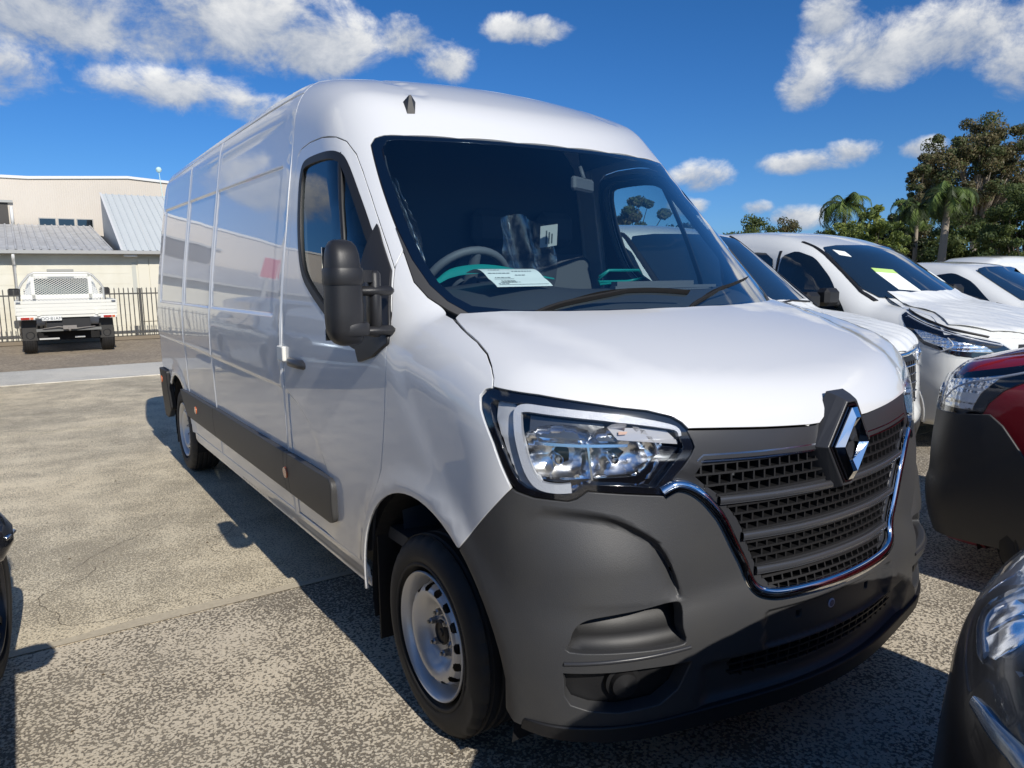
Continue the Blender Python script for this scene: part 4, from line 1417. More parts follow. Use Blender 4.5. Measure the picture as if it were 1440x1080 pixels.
# teal protective strips on the dash and the papers
ts = MB()
pts = [(-.86, .30, 1.50), (-.80, .33, 1.535), (-.74, .35, 1.545), (-.66, .37, 1.588), (-.55, .38, 1.605), (-.45, .385, 1.603), (-.35, .385, 1.588), (-.25, .38, 1.565), (-.17, .37, 1.55)]
wd = [.02, .028, .012, .03, .034, .028, .014, .008, .006]
vs = []; fs = []
for (x, y, z), w_ in zip(spline(pts, 4), np.interp(np.linspace(0, 1, 33), np.linspace(0, 1, 9), wd)):
    vs += [(x, y, z - w_), (x, y + .004, z), (x, y + .02, z + .002)]
for i in range(len(vs) // 3 - 1):
    for j in range(2): fs.append((3 * i + j, 3 * i + 3 + j, 3 * i + 4 + j, 3 * i + 1 + j))
ts.add(vs, fs, 0, True)
ts.build('teal_strip', [teal], van)
ts = MB()
for r_ in (0, .012):
    ts.tube([(.10 + .0, .40, 1.54 + r_), (.14, .38, 1.58), (.34, .40, 1.58), (.40, .42, 1.545), (.30, .43, 1.53), (.12, .42, 1.53 - r_), (.10, .40, 1.54)], .007, 6)
ts.build('teal_clip', [teal], van)
vs = []; nU, nV = 18, 8
for i in range(nU):
    for j in range(nV):
        u, v_ = i / (nU - 1), j / (nV - 1)
        t = u * 1.25 - .25
        # sheet hangs over the dash edge towards the glass
        ang = max(0, min(1, (u - .0) / .28))
        y = .205 - .135 * u - .02 * math.sin(math.pi * u)
        z = 1.572 + .018 * math.sin(math.pi * min(1, u * 1.6)) - .050 * u * u
        x = -.70 + .245 * v_ + .05 * u
        vs.append((x, y, z))
fs = [(i * nV + j, (i + 1) * nV + j, (i + 1) * nV + j + 1, i * nV + j + 1) for i in range(nU - 1) for j in range(nV - 1)]
pp = mesh_obj('paper_sheet', vs, fs, paper, None)
tag(pp, 'curled printed delivery sheet lying on the dashboard behind the windscreen', 'paper')
rl = MB()
rl.tube([(-.715, .20, 1.555), (-.70, .12, 1.55), (-.665, .10, 1.545)], [.03, .032, .03], 12)
def lerp_sheet(u, v_):
    y = .205 - .135 * u - .02 * math.sin(math.pi * u)
    z = 1.572 + .018 * math.sin(math.pi * min(1, u * 1.6)) - .050 * u * u
    return Vector((-.70 + .245 * v_ + .05 * u, y - .0012, z + .0022))
pr = MB()
def line_on(u0, u1, v0, v1):
    a, b, c, d = lerp_sheet(u0, v0), lerp_sheet(u1, v0), lerp_sheet(u1, v1), lerp_sheet(u0, v1)
    pr.add([a, b, c, d], [(0, 1, 2, 3)])
r5 = random.Random(3)
for k in range(15):
    u = .12 + k * .055
    v0 = r5.choice((.06, .12, .5)); v1 = v0 + r5.uniform(.15, .4)
    v = v0
    while v < min(v1, .94):
        l_ = r5.uniform(.02, .06)
        if k in (10, 11, 12) and v0 < .3: break
        line_on(u, u + .014, v, min(v + l_, .96)); v += l_ + .014
for k in range(20):
    v0 = .16 + k * .012
    line_on(.76, .86, v0, v0 + r5.choice((.003, .007)))
line_on(.68, .692, .08, .42); line_on(.93, .94, .06, .95)
po = pr.build('print', [ink], pp)

# ------------------------------------------------------------------ generic cars
def car_skin(F, y0, y1, z0, arches, name, m, parent, nth=96, ny=90, ncap=26, half=.6):
    ths = np.linspace(0, 2 * np.pi, nth, endpoint=False)
    O = []; D = []
    for i in range(ncap):                       # nose cap
        t = (i + 1) / (ncap + 1) * np.pi / 2
        for a in ths:
            O.append((0, y0, z0)); D.append((math.sin(a) * math.sin(t), -math.cos(t), math.cos(a) * math.sin(t)))
    for i in range(ny + 1):
        y = y0 + (y1 - y0) * i / ny
        for a in ths:
            O.append((0, y, z0)); D.append((math.sin(a), 0, math.cos(a)))
    for i in range(ncap):
        t = (i + 1) / (ncap + 1) * np.pi / 2
        for a in ths:
            O.append((0, y1, z0)); D.append((math.sin(a) * math.cos(t), math.sin(t), math.cos(a) * math.cos(t)))
    O = np.array(O, float); D = np.array(D, float)
    a = np.zeros(len(O)); b = np.full(len(O), 2.4); found = np.zeros(len(O), bool)
    for t in np.linspace(.1, 2.4, 24):
        P = O + D * t; pos = F(*P.T) > 0; new = pos & ~found
        a[new] = t - .1; b[new] = t; found |= new
    for _ in range(12):
        mm_ = (a + b) / 2; P = O + D * mm_[:, None]; pos = F(*P.T) > 0
        b = np.where(pos, mm_, b); a = np.where(pos, a, mm_)
    P = O + D * ((a + b) / 2)[:, None]
    N = grad(F, P)
    n = nth; R = len(P) // n
    i, k = np.meshgrid(np.arange(R - 1), np.arange(n), indexing='ij')
    f = np.stack([i * n + k, i * n + (k + 1) % n, (i + 1) * n + (k + 1) % n, (i + 1) * n + k], -1).reshape(-1, 4)
    C = P[f].mean(1)
    ok = np.ones(len(f), bool)
    for yc, r in arches:
        ok &= ~(((C[:, 1] - yc) ** 2 + (C[:, 2] - .33) ** 2 < r * r) & (np.abs(C[:, 0]) > half) & (C[:, 2] < .33 + r))
    f = f[ok]
    fnv = np.cross(P[f[:, 1]] - P[f[:, 0]], P[f[:, 3]] - P[f[:, 0]])
    fl = np.sum(fnv * N[f[:, 0]], 1) < 0
    f[fl] = f[fl][:, ::-1]
    return mesh_obj(name, P, f, m, parent, normals=N)


def chaikin(pts, n=2):
    P = np.array(pts, float)
    for _ in range(n):
        Q = np.roll(P, -1, 0)
        P = np.stack([P * .85 + Q * .15, P * .15 + Q * .85], 1).reshape(-1, 2)
    return P


def both(fn):
    for mr in (False, True):
        fn(mr)


def make_car(name, label, cat, loc, rz, F, paint, wb, y_end, wins, screen, bonnet_o=None, bumper_o=None, lamp_o=None, arch_r=.40, wheel=(.33, .21), track=.80,
             group=None, black_arch=False, rear_screen=None, detail=None, y_nose=-.2, z0=.75, wheels='alloy', rim_m=None):
    c = empty(name, loc, rz, label, cat, group)
    body = car_skin(F, y_nose, y_end, z0, [(0, arch_r), (wb, arch_r)], 'body', paint, c)
    FU = lambda x, y, z: F(x, y, z, up_only=True)
    for wpoly in wins:
        both(lambda mr: panel('side_window', F, 's', chaikin(wpoly), dark_glass, c, step=.10, off=.010, thick=.012, mirror=mr, edge=.04))
    panel('windscreen', FU, 'w', screen, c_glass, c, step=.08, off=.009, thick=.012, edge=.04)
    if bonnet_o is not None:
        panel('bonnet', F, 'b', bonnet_o, paint, c, step=.04, off=.004, thick=.012, edge=.03)
    for yc in (0, wb):
        for s_ in (-1, 1):
            make_wheel(c, s_ * track, yc, s_, R=wheel[0], rimr=wheel[1], width=.21, kind=wheels, mats=rim_m)
            g = MB(); n = 18; vs = []; fs = []
            for i in range(n + 1):
                t = math.pi * 1.2 * i / n - math.pi * .1
                for xx in (F_half(F, yc + arch_r * math.cos(t), .33 + arch_r * max(0, math.sin(t))) - .01, .45):
                    vs.append((s_ * xx, yc + (arch_r + .01) * math.cos(t), .33 + (arch_r + .01) * math.sin(t)))
            for i in range(n): fs.append((2 * i, 2 * i + 1, 2 * i + 3, 2 * i + 2))
            k = len(vs); vs.append((s_ * .45, yc, .33))
            for i in range(n): fs.append((k, 2 * i + 1, 2 * i + 3))
            g.add(vs, fs); g.build('wheel_housing', [void], c)
        arc_ = [(yc + (arch_r + .012) * math.cos(t), .33 + (arch_r + .012) * math.sin(t)) for t in np.linspace(rad(-12), rad(192), 30)]
        both(lambda mr: ribbon('arch_trim', F, 's', arc_, .05 if black_arch else .028, .008, plastic_black if black_arch else paint, c, mirror=mr, back=.02, base=.0))
    u = MB(); u.box(-.7, .7, -.55, y_end - .1, .2, .5); u.build('underbody', [void], c)
    if detail:
        detail(c, F, FU)
    return c


def F_half(F, y, z):
    return float(abs(solve(F, 's', [(y, max(z, .3))])[0][0]))


c_glass = mat('tinted_screen', (.012, .022, .035), .03, spec=.7, coat=1)

def lamp_set(c, F, outline, bezel, guide, cap_pts, mirror):
    hl = empty('headlight'); hl.parent = c
    panel('lamp_housing', F, 'c', outline, gloss_black, hl, step=.04, off=.003, thick=.015, mirror=mirror)
    for o in bezel:
        panel('lamp_reflector', F, 'c', o, reflector, hl, step=.014, off=.0045, thick=.006, mirror=mirror,
              disp=lambda x, y, z: .004 * (np.abs(((y * 30) % 1) - .5) + np.abs(((z * 34) % 1) - .5)))
    for g in guide:
        ribbon('light_guide', F, 'c', spline(g, 5), .014, .006, drl_mat, hl, base=.004, mirror=mirror)
    for (a, z, r) in cap_pts:
        p = solve(F, 'c', [(a, z)], off=.005)[0]; n = grad(F, p[None])[0]
        M = Matrix.Translation(Vector(p)) @ Vector(n).to_track_quat('Z', 'Y').to_matrix().to_4x4()
        b = MB(); b.lathe([(r, .0), (r * .95, .006), (r * .8, .003), (r * .55, .010), (.001, .014)], 28, M=M)
        o = b.build('lamp_projector', [chrome], hl, auto=40)
        if mirror:
            for v in o.data.vertices: v.co.x *= -1
            o.data.flip_normals()
    panel('lamp_cover', F, 'c', outline, lens_glass, hl, step=.05, off=.017, thick=.012, mirror=mirror)


def wing(c, x, y, z, m, size=(.10, .07, .16)):
    """door mirror"""
    for s_ in (-1, 1):
        b = MB()
        b.box(s_ * x - size[0], s_ * x + size[0], y - size[1], y + size[1], z - size[2] / 2, z + size[2] / 2, b=.035)
        b.tube([(s_ * (x - .22), y, z - size[2] / 2), (s_ * (x - .05), y, z - size[2] / 2 + .03)], [.03, .025], 8)
        b.build('door_mirror', [m], c)


# ---- medium vans standing beyond the big one
MW = catm([.2, .4, .7, .95, 1.1, 1.25, 1.45, 1.7, 1.85, 2.05], [.92, .95, .972, .976, .965, .94, .885, .82, .78, .72])
ML = catm([.2, .35, .5, .8, 1.0, 1.2], [.06, .01, -.01, .0, .03, .12])
MH = catm([-1.1, -.9, -.7, -.45, -.2, .1, .6], [.90, .99, 1.06, 1.13, 1.18, 1.22, 1.27])
MR_ = catm([.3, .6, .9, 1.2, 1.6, 2.2, 4.4], [1.55, 1.72, 1.85, 1.92, 1.95, 1.96, 1.93])
MF = make_body(MW, ML, MH, MR_, .22, 1.38, wc=.30, nose=-.93, nc=.30, rear=4.05, k_sw=.16, k_sb=.16, zlow=.22, rlean=.02)
m_screen = mir([(0, 1.825), (.40, 1.82), (.61, 1.80), (.66, 1.76), (.73, 1.5), (.78, 1.32), (.74, 1.245), (.45, 1.215), (0, 1.205)])
m_wins = [[(.22, 1.14), (.62, 1.12), (1.12, 1.12), (1.14, 1.70), (1.02, 1.75), (.80, 1.70), (.52, 1.45)], [(1.20, 1.12), (2.10, 1.12), (2.10, 1.70), (1.22, 1.73)]]
m_bon_c = [(.0, .95), (.35, .955), (.62, .985), (.80, 1.03), (.92, 1.06)]
def van_bonnet(F, front_z, side):
    P = list(solve(F, 't', [(0, .04), (.40, .08), (.66, .17)][::1])) + list(solve(F, 't', side)) + list(solve(F, 'c', front_z))
    q = to_dom('b', np.array([(-abs(p[0]), p[1], p[2]) for p in P]))
    return mir([(abs(u) if abs(u) > 1e-3 else 0.0, v) for u, v in q])
m_bonnet = van_bonnet(MF, [(.92, .99), (.70, .96), (.35, .945), (0, .94)], [(.78, -.08), (.80, -.30)])
m_lamp = [(.52, .86), (.55, .95), (.70, 1.00), (.95, 1.06), (1.10, 1.12), (1.12, 1.10), (1.05, .98), (.92, .86), (.75, .80)]


def cover_film(c, F, outl, seed):
    rs = np.random.RandomState(seed)
    ph = rs.uniform(0, 6, 8); kx = rs.uniform(6, 26, 8); ky = rs.uniform(6, 26, 8)
    def d(x, y, z):
        w_ = 0 * x
        for i in range(8):
            w_ = w_ + .0022 * np.abs(np.sin(kx[i] * x + ky[i] * y + ph[i]))
        return w_
    panel('bonnet_cover', F, 'b', outl, mat('wrapping_film', (.80, .81, .79), .35, bump=(26, 1.0), coat=.4), c, step=.016, off=.006, thick=.003, disp=d, edge=.02)


def van_a_detail(c, F, FU):
    cover_film(c, F, [(u * .98, v * .995) for u, v in m_bonnet], 3)
    both(lambda mr: lamp_set(c, F, m_lamp, [[(.60, .85), (.62, .94), (.78, .98), (.95, .99), (.88, .87), (.75, .83)]], [[(.56, .88), (.60, .965), (.80, 1.01), (1.05, 1.07)]], [(.74, .91, .04)], mr))
    panel('grille_frame', F, 'c', mir([(0, .93), (.46, .925), (.52, .88), (.50, .70), (.40, .58), (0, .57)]), plastic_black, c, step=.05, off=.006, thick=.02)
    for z in (.61, .67, .73, .79, .85):
        ribbon('grille_bar', F, 'c', [(.47, z), (0, z - .004), (-.47, z)], .016, .014, chrome_soft if z > .8 else plastic_satin, c, base=.004)
    sb = SurfBoxes()
    for u in np.arange(-.45, .46, .05): sb.add(u - .004, u + .004, .59, .88, .004, .014)
    sb.build('grille_lattice', F, 'c', plastic_satin, c)
    ribbon('chrome_strip', F, 'c', [(.60, .945), (.35, .93), (0, .925), (-.35, .93), (-.60, .945)], .03, .012, chrome, c, base=.006)
    panel('bumper_chin', F, 'c', mir([(0, .42), (.9, .44), (1.15, .5), (1.15, .25), (0, .24)]), plastic_black, c, step=.08, off=.008, thick=.02)
    wing(c, 1.10, .45, 1.25, plastic_black)
    ribbon('pillar_seal', FU, 'w', [(.655, 1.83), (.75, 1.5), (.81, 1.30), (.80, 1.22)], .05, .008, plastic_black, c, base=.004)
    ribbon('pillar_seal', FU, 'w', [(-.655, 1.83), (-.75, 1.5), (-.81, 1.30), (-.80, 1.22)], .05, .008, plastic_black, c, base=.004)
    ribbon('wiper', FU, 'w', [(.62, 1.25), (.30, 1.27), (.0, 1.25)], .02, .02, plastic_black, c, base=.01)


def papers(c, FU, spots):
    for (x, z, wd, hg, mt) in spots:
        panel('screen_paper', FU, 'w', [(x, z), (x + wd, z - .02), (x + wd + .01, z + hg - .02), (x + .01, z + hg)], mt, c, step=.2, off=.0115, thick=.001)


green_paper = mat('green_label', (.50, .72, .22), .7)
van_a = make_car('white_van', 'white van directly beside the big van, its bonnet wrapped in white film, chrome-topped grille', 'van', (2.88, 1.55, 0), 0, MF, white_paint2, 3.1, 3.9, m_wins, m_screen, m_bonnet, detail=van_a_detail,
                 wheel=(.335, .20), track=.82, wheels='steel')

van_a.scale = (1.04, 1.04, 1.04)
# second van, longer nose and swept-back lamps
NW = catm([.2, .4, .7, .95, 1.1, 1.25, 1.45, 1.7, 1.85, 2.05], [.92, .95, .985, .985, .97, .94, .87, .80, .75, .68])
NH = catm([-1.2, -.98, -.7, -.45, -.2, .1, .6], [.86, .97, 1.06, 1.13, 1.19, 1.24, 1.29])
NR = catm([.3, .6, .9, 1.2, 1.6, 2.2, 4.6], [1.50, 1.68, 1.80, 1.89, 1.94, 1.95, 1.90])
NF = make_body(NW, ML, NH, NR, .20, 1.50, wc=.30, nose=-1.02, nc=.36, rear=4.25, k_sw=.18, k_sb=.18, zlow=.22, rlean=.02)
n_bonnet = van_bonnet(NF, [(.98, .985), (.70, .95), (.35, .93), (0, .925)], [(.78, -.10), (.80, -.35)])
n_lamp = [(.50, .84), (.62, .92), (.85, .98), (1.10, 1.07), (1.28, 1.155), (1.30, 1.13), (1.22, 1.00), (1.10, .90), (.90, .82), (.70, .79)]


def van_b_detail(c, F, FU):
    cover_film(c, F, [(u * .90, v * .965) for u, v in n_bonnet], 5)
    both(lambda mr: lamp_set(c, F, n_lamp, [[(.66, .84), (.72, .89), (.90, .93), (1.12, 1.01), (1.18, 1.02), (1.10, .93), (.92, .86)]],
                             [[(.60, .90), (.80, .95), (1.05, 1.035), (1.25, 1.125)], [(1.0, .85), (.93, .90), (.96, .96)]], [], mr))
    both(lambda mr: ribbon('lamp_brow', F, 'c', [(.70, .965), (.95, 1.03), (1.15, 1.115), (1.27, 1.17)], .014, .004, plastic_black, c, base=.014, mirror=mr))
    panel('grille_frame', F, 'c', mir([(0, .90), (.46, .90), (.50, .70), (.40, .50), (0, .48)]), plastic_black, c, step=.05, off=.006, thick=.02)
    wing(c, 1.10, .42, 1.28, plastic_black)
    papers(c, FU, [(-.44, 1.33, .24, .16, paper), (-.425, 1.49, .24, .04, green_paper), (-.56, 1.66, .10, .05, paper), (.60, 1.40, .07, .10, paper)])
    panel('window_paper', F, 's', [(1.32, 1.28), (1.52, 1.28), (1.52, 1.50), (1.32, 1.50)], paper, c, step=.2, off=.0125, thick=.001)
    for sgn in (1, -1):
        ribbon('pillar_seal', FU, 'w', [(sgn * .635, 1.80), (sgn * .73, 1.5), (sgn * .80, 1.32), (sgn * .79, 1.24)], .045, .008, plastic_black, c, base=.004)
    ribbon('door_seam', F, 's', [(.30, .62), (.26, 1.05), (.30, 1.13)], .008, .001, plastic_black, c, mirror=False)
    ribbon('waist_seam', F, 's', [(1.16, .45), (1.17, 1.72)], .03, .002, plastic_black, c)


n_wins = [[(.30, 1.10), (.62, 1.09), (1.12, 1.09), (1.14, 1.66), (1.0, 1.71), (.80, 1.64), (.56, 1.43)], [(1.20, 1.09), (2.10, 1.10), (2.10, 1.68), (1.22, 1.72)]]
van_b = make_car('white_van', 'white van with swept-back headlights and green-topped paper behind its windscreen', 'van', (5.46, 1.55, 0), 0, NF, white_paint2, 3.2, 4.1, n_wins,
                 mir([(0, 1.765), (.40, 1.76), (.59, 1.74), (.64, 1.70), (.72, 1.5), (.77, 1.34), (.73, 1.265), (.45, 1.235), (0, 1.225)]), n_bonnet, detail=van_b_detail, wheel=(.34, .215), track=.83)

van_b.scale = (1.08, 1.04, 1.04)
# hatchback and long van at the end of the row
HW = catm([.2, .4, .7, .9, 1.0, 1.2, 1.35, 1.5], [.84, .88, .90, .895, .87, .78, .70, .60])
HL_ = catm([.2, .35, .5, .7, .85, 1.0], [.05, .01, -.01, .0, .05, .15])
HH = catm([-1.0, -.85, -.6, -.2, .2, .5, 1.0], [.66, .74, .82, .90, .96, .99, 1.02])
HR = catm([.6, .9, 1.2, 1.6, 2.2, 2.8, 3.4, 3.8], [1.22, 1.34, 1.42, 1.47, 1.47, 1.42, 1.28, 1.0])
HF = make_body(HW, HL_, HH, HR, 1.22, 1.85, wc=.25, nose=-.86, nc=.34, rear=3.45, k_sw=.14, k_sb=.14, zlow=.2, rlean=-.2)
h_wins = [[(.78, .93), (1.55, .93), (1.58, 1.30), (1.36, 1.33), (1.12, 1.22)], [(1.63, .93), (2.55, .95), (2.80, 1.08), (2.45, 1.28), (1.66, 1.33)]]
def hatch_detail(c, F, FU):
    both(lambda mr: lamp_set(c, F, [(.60, .62), (.62, .68), (.95, .74), (1.2, .80), (1.12, .66), (.85, .60)], [[(.68, .63), (.7, .66), (.95, .71), (.9, .64)]], [], [(.80, .655, .03)], mr))
    wing(c, .98, .92, .98, plastic_black, (.08, .05, .10))
    b = MB(); b.tube([(.0, 2.9, 1.40), (.0, 3.12, 1.60)], [.012, .004], 6); b.build('roof_aerial', [plastic_black], c)
h_screen = mir([(0, 1.40), (.35, 1.395), (.50, 1.375), (.62, 1.15), (.68, 1.01), (.40, .985), (0, .98)])
hatch = make_car('white_hatchback', 'low white hatchback with a thin roof aerial, beyond the van with papers in its screen', 'car', (9.7, 1.5, 0), 0, HF, white_paint2, 2.6, 3.2, h_wins, h_screen, None, detail=hatch_detail,
                 wheel=(.31, .20), track=.74, arch_r=.37, z0=.6)

hatch.scale = (1.15, 1.15, 1.15)

# ---- red small van facing the other way
KW = catm([.2, .4, .7, .95, 1.1, 1.3, 1.5, 1.7, 1.85], [.86, .90, .925, .93, .92, .86, .80, .73, .66])
KH = catm([-1.0, -.85, -.65, -.4, -.1, .2, .6], [.93, 1.03, 1.11, 1.17, 1.22, 1.26, 1.29])
KR = catm([.3, .6, .9, 1.3, 1.8, 3.4], [1.50, 1.67, 1.79, 1.86, 1.88, 1.86])
KF = make_body(KW, ML, KH, KR, .30, 1.35, wc=.28, nose=-.90, nc=.34, rear=3.4, k_sw=.16, k_sb=.20, zlow=.2, rlean=.0)
k_bonnet = van_bonnet(KF, [(.93, 1.05), (.70, 1.02), (.35, 1.005), (0, 1.0)], [(.74, -.10), (.76, -.35)])
KD = .118
k_lamp = [(a, z + KD) for a, z in [(.52, .74), (.56, .84), (.70, .90), (.95, .95), (1.18, 1.01), (1.40, 1.055), (1.44, 1.045), (1.36, 1.00), (1.24, .95), (1.15, .89), (1.10, .82), (1.08, .765), (1.0, .755), (.80, .74)]]


def red_detail(c, F, FU):
    both(lambda mr: lamp_set(c, F, k_lamp, [[(a, z + KD) for a, z in q] for q in ([(.60, .76), (.62, .83), (.78, .88), (.80, .77)], [(.84, .775), (.84, .90), (1.02, .93), (1.12, .955), (1.06, .86), (1.04, .78)])],
                             [[(.80, .765 + KD), (.86, .80 + KD), (.95, .88 + KD), (1.1, .94 + KD), (1.3, 1.01 + KD)]], [(.70, .82 + KD, .045)], mr))
    panel('front_bumper', F, 'c', mir([(0, .84), (.50, .848), (.80, .853), (1.0, .868), (1.11, .885), (1.16, .84), (1.22, .75), (1.29, .65), (1.36, .55), (1.33, .45), (1.28, .25), (.8, .23), (0, .23)]), plastic, c, step=.05, off=.014, thick=.03, round_=.012)
    wing(c, 1.04, .45, 1.10, plastic_black)
red_van = make_car('small_red_van', 'small dark red van with matt black bumper facing away, at the right edge', 'van', (2.62, -.92, 0), math.pi, KF, red_paint, 2.7, 3.3, [m_wins[0]], mir([(0, 1.76), (.40, 1.75), (.56, 1.72), (.68, 1.49), (.73, 1.33), (.70, 1.28), (0, 1.265)]),
                   k_bonnet, detail=red_detail, black_arch=True, arch_r=.40, wheel=(.325, .20), track=.79)

# ---- grey-blue SUV, nose to nose with the big van
SW_ = catm([.2, .4, .7, .95, 1.1, 1.3, 1.5, 1.7, 1.85], [.90, .93, .965, .965, .94, .86, .80, .72, .64])
SH = catm([-1.0, -.88, -.7, -.4, -.1, .2, .6], [.86, .96, 1.04, 1.10, 1.14, 1.17, 1.19])
SR = catm([.3, .6, .9, 1.3, 1.8, 2.6, 3.6], [1.40, 1.55, 1.65, 1.72, 1.74, 1.72, 1.62])
SF = make_body(SW_, ML, SH, SR, .55, 1.55, wc=.26, nose=-.88, nc=.36, rear=3.6, k_sw=.15, k_sb=.18, zlow=.2, rlean=.1)
s_lamp = [(.652, 1.032), (.653, 1.013), (.664, 1.001), (.712, .994), (.803, .992), (.841, .997), (.848, 1.013), (.885, 1.027), (.87, 1.050), (.75, 1.060), (.67, 1.050)]
surround_m = mat('surround_black', (.010, .010, .012), .32, coat=.3)
s_wins = [[(.45, 1.08), (1.30, 1.08), (1.32, 1.55), (1.12, 1.58), (.85, 1.45)], [(1.38, 1.08), (2.4, 1.08), (2.35, 1.52), (1.40, 1.56)]]
s_screen = mir([(0, 1.62), (.40, 1.61), (.56, 1.58), (.66, 1.38), (.72, 1.20), (.68, 1.15), (0, 1.13)])
s_bonnet = van_bonnet(SF, [(.95, .945), (.70, .915), (.35, .905), (0, .90)], [(.74, -.10), (.77, -.35)])


def suv_detail(c, F, FU):
    both(lambda mr: panel('lamp_surround', F, 'c', [(.50, .60), (.50, .95), (.55, 1.010), (.60, 1.035), (.635, 1.062), (.70, 1.078), (.85, 1.078), (.93, 1.062), (1.0, 1.035), (1.1, 1.0), (1.25, .95), (1.30, .8), (1.30, .6)], surround_m, c, step=.03, off=.005, thick=.01, mirror=mr))
    both(lambda mr: lamp_set(c, F, s_lamp, [[(.67, 1.035), (.672, 1.012), (.70, 1.003), (.735, 1.002), (.74, 1.045)], [(.76, 1.045), (.755, 1.002), (.80, 1.000), (.83, 1.008), (.84, 1.040)]],
                             [[(.668, 1.040), (.668, 1.012), (.70, .999), (.80, .997)]], [], mr))
    panel('grille_frame', F, 'c', mir([(0, .88), (.50, .87), (.56, .76), (.46, .58), (0, .56)]), gloss_black, c, step=.05, off=.006, thick=.02)
    for z in (.62, .69, .76, .83):
        ribbon('grille_bar', F, 'c', [(.40, z), (0, z - .004), (-.40, z)], .014, .004, plastic_black, c, base=.004)
    panel('lower_bumper', F, 'c', mir([(0, .50), (.6, .52), (.80, .66), (1.05, .68), (1.26, .62), (1.30, .45), (1.25, .23), (0, .22)]), plastic_black, c, step=.05, off=.012, thick=.02, round_=.01)
    both(lambda mr: ribbon('bumper_blade', F, 'c', [(.868, .962), (.90, .966), (.975, .966), (1.05, .955), (1.15, .93)], [.016, .024, .030, .026, .012], .006, c_blade, c, base=.010, mirror=mr, squ=3))
    both(lambda mr: panel('fog_recess', F, 'c', [(.74, .42), (.76, .56), (1.02, .58), (1.03, .46)], gloss_black, c, step=.04, off=.016, thick=.01, mirror=mr))
    wing(c, 1.06, .62, 1.10, plastic_black, (.09, .07, .13))
c_blade = mat('blade_paint', (.20, .26, .33), .25, metal=.6, coat=1)
grey_suv = make_car('grey_suv', 'blue-grey SUV at the bottom right corner, only its black-lined headlight corner in view', 'car', (-.20, -2.29, 0), math.pi, SF, grey_paint, 2.7, 3.4, s_wins, s_screen, s_bonnet, detail=suv_detail, black_arch=True,
                    wheel=(.35, .24), track=.80, arch_r=.43)

# ---- black car at the left edge
def dark_detail(c, F, FU):
    both(lambda mr: lamp_set(c, F, [(.60, .62), (.62, .68), (.95, .74), (1.2, .80), (1.12, .66), (.85, .60)], [[(.68, .63), (.7, .66), (.95, .71), (.9, .64)]], [], [(.80, .655, .03)], mr))
    for s_ in (-1, 1):
        b = MB()
        secs = []
        for t, hh in ((-.125, .018), (-.11, .05), (-.06, .072), (.0, .078), (.045, .062), (.070, .02)):
            secs.append([(s_ * (.965 + t), 1.33 + .055 * math.cos(a) * min(1, hh / .05), .965 + hh * math.sin(a)) for a in np.linspace(0, 2 * math.pi, 17)[:-1]])
        n = 16; vs = [q for s in secs for q in s]
        fs = [(i * n + k, i * n + (k + 1) % n, (i + 1) * n + (k + 1) % n, (i + 1) * n + k) for i in range(len(secs) - 1) for k in range(n)] + [tuple(range(n)), tuple(range((len(secs) - 1) * n, len(secs) * n))]
        if s_ < 0: fs = [f[::-1] for f in fs]
        b.add(vs, fs, 0, True)
        o = b.build('door_mirror', [black_paint], c, auto=60)
        b = MB()
        b.tube([(s_ * .89, 1.275, .962), (s_ * .95, 1.270, .966), (s_ * 1.01, 1.285, .968), (s_ * 1.036, 1.33, .968), (s_ * 1.02, 1.375, .966)], .006, 6)
        b.build('mirror_strip', [chrome_soft], o)
        b = MB(); b.tube([(s_ * .80, 1.35, .90), (s_ * .92, 1.33, .94)], .03, 8); b.build('mirror_foot', [black_paint], o)
for_ = 0
black_car = make_car('black_car', 'glossy black car at the left edge, its door mirror with a silver strip in view', 'car', (-3.155, 1.28, 0), math.pi, HF, black_paint, 2.6, 3.2, h_wins, h_screen, None, detail=dark_detail,
                     wheel=(.32, .21), track=.76, arch_r=.37, z0=.6, rim_m=mat('dark_rim', (.025, .025, .028), .3, metal=.4))

# ---- parked SUVs left of the frame, mirrored in the van's flank
suv_l = make_car('blue_suv', 'pale blue SUV seen only mirrored in the flank of the big van', 'car', (-3.9, 8.6, 0), 0, SF, suv_paint, 2.7, 3.4, s_wins, s_screen, s_bonnet, detail=suv_detail,
                 wheel=(.35, .24), track=.80, arch_r=.43)
for q in black_car.children:      # front wheels turned out
    if q.name.startswith('wheel') and q.type == 'EMPTY' and abs(q.location.y) < .1:
        q.location.x += .055 * (1 if q.location.x > 0 else -1)
        q.rotation_euler = (0, 0, rad(-9))
dark_grey_paint = paint_mat('dark_grey_paint', (.05, .055, .065), .3, metal=.4)
suv_m = make_car('grey_hatchback', 'dark grey hatchback seen only mirrored in the rear flank of the big van', 'car', (-6.9, 9.4, 0), 0, HF, dark_grey_paint, 2.6, 3.2, h_wins, h_screen, None, detail=hatch_detail,
                 wheel=(.31, .20), track=.74, arch_r=.37, z0=.6)
# long white van parked across behind the row
LWt = catm([.2, .6, 1.0, 1.5, 1.9, 2.2], [.95, 1.0, 1.0, .96, .88, .78])
LF = make_body(LWt, ML, catm([-1, -.6, 0, .5], [1.0, 1.12, 1.22, 1.28]), catm([.2, .6, 1.0, 1.6, 5.0], [1.6, 1.85, 2.0, 2.05, 2.05]), .05, 1.1, nose=-.9, rear=4.7, zlow=.22)
long_van = make_car('long_white_van', 'long white van standing crosswise beyond the hatchback, below the trees', 'van', (24.6, 10.5, 0), rad(-90), LF, white_paint2, 3.5, 4.5, [m_wins[0]], m_screen, None, wheels='steel', track=.84, wheel=(.335, .2))

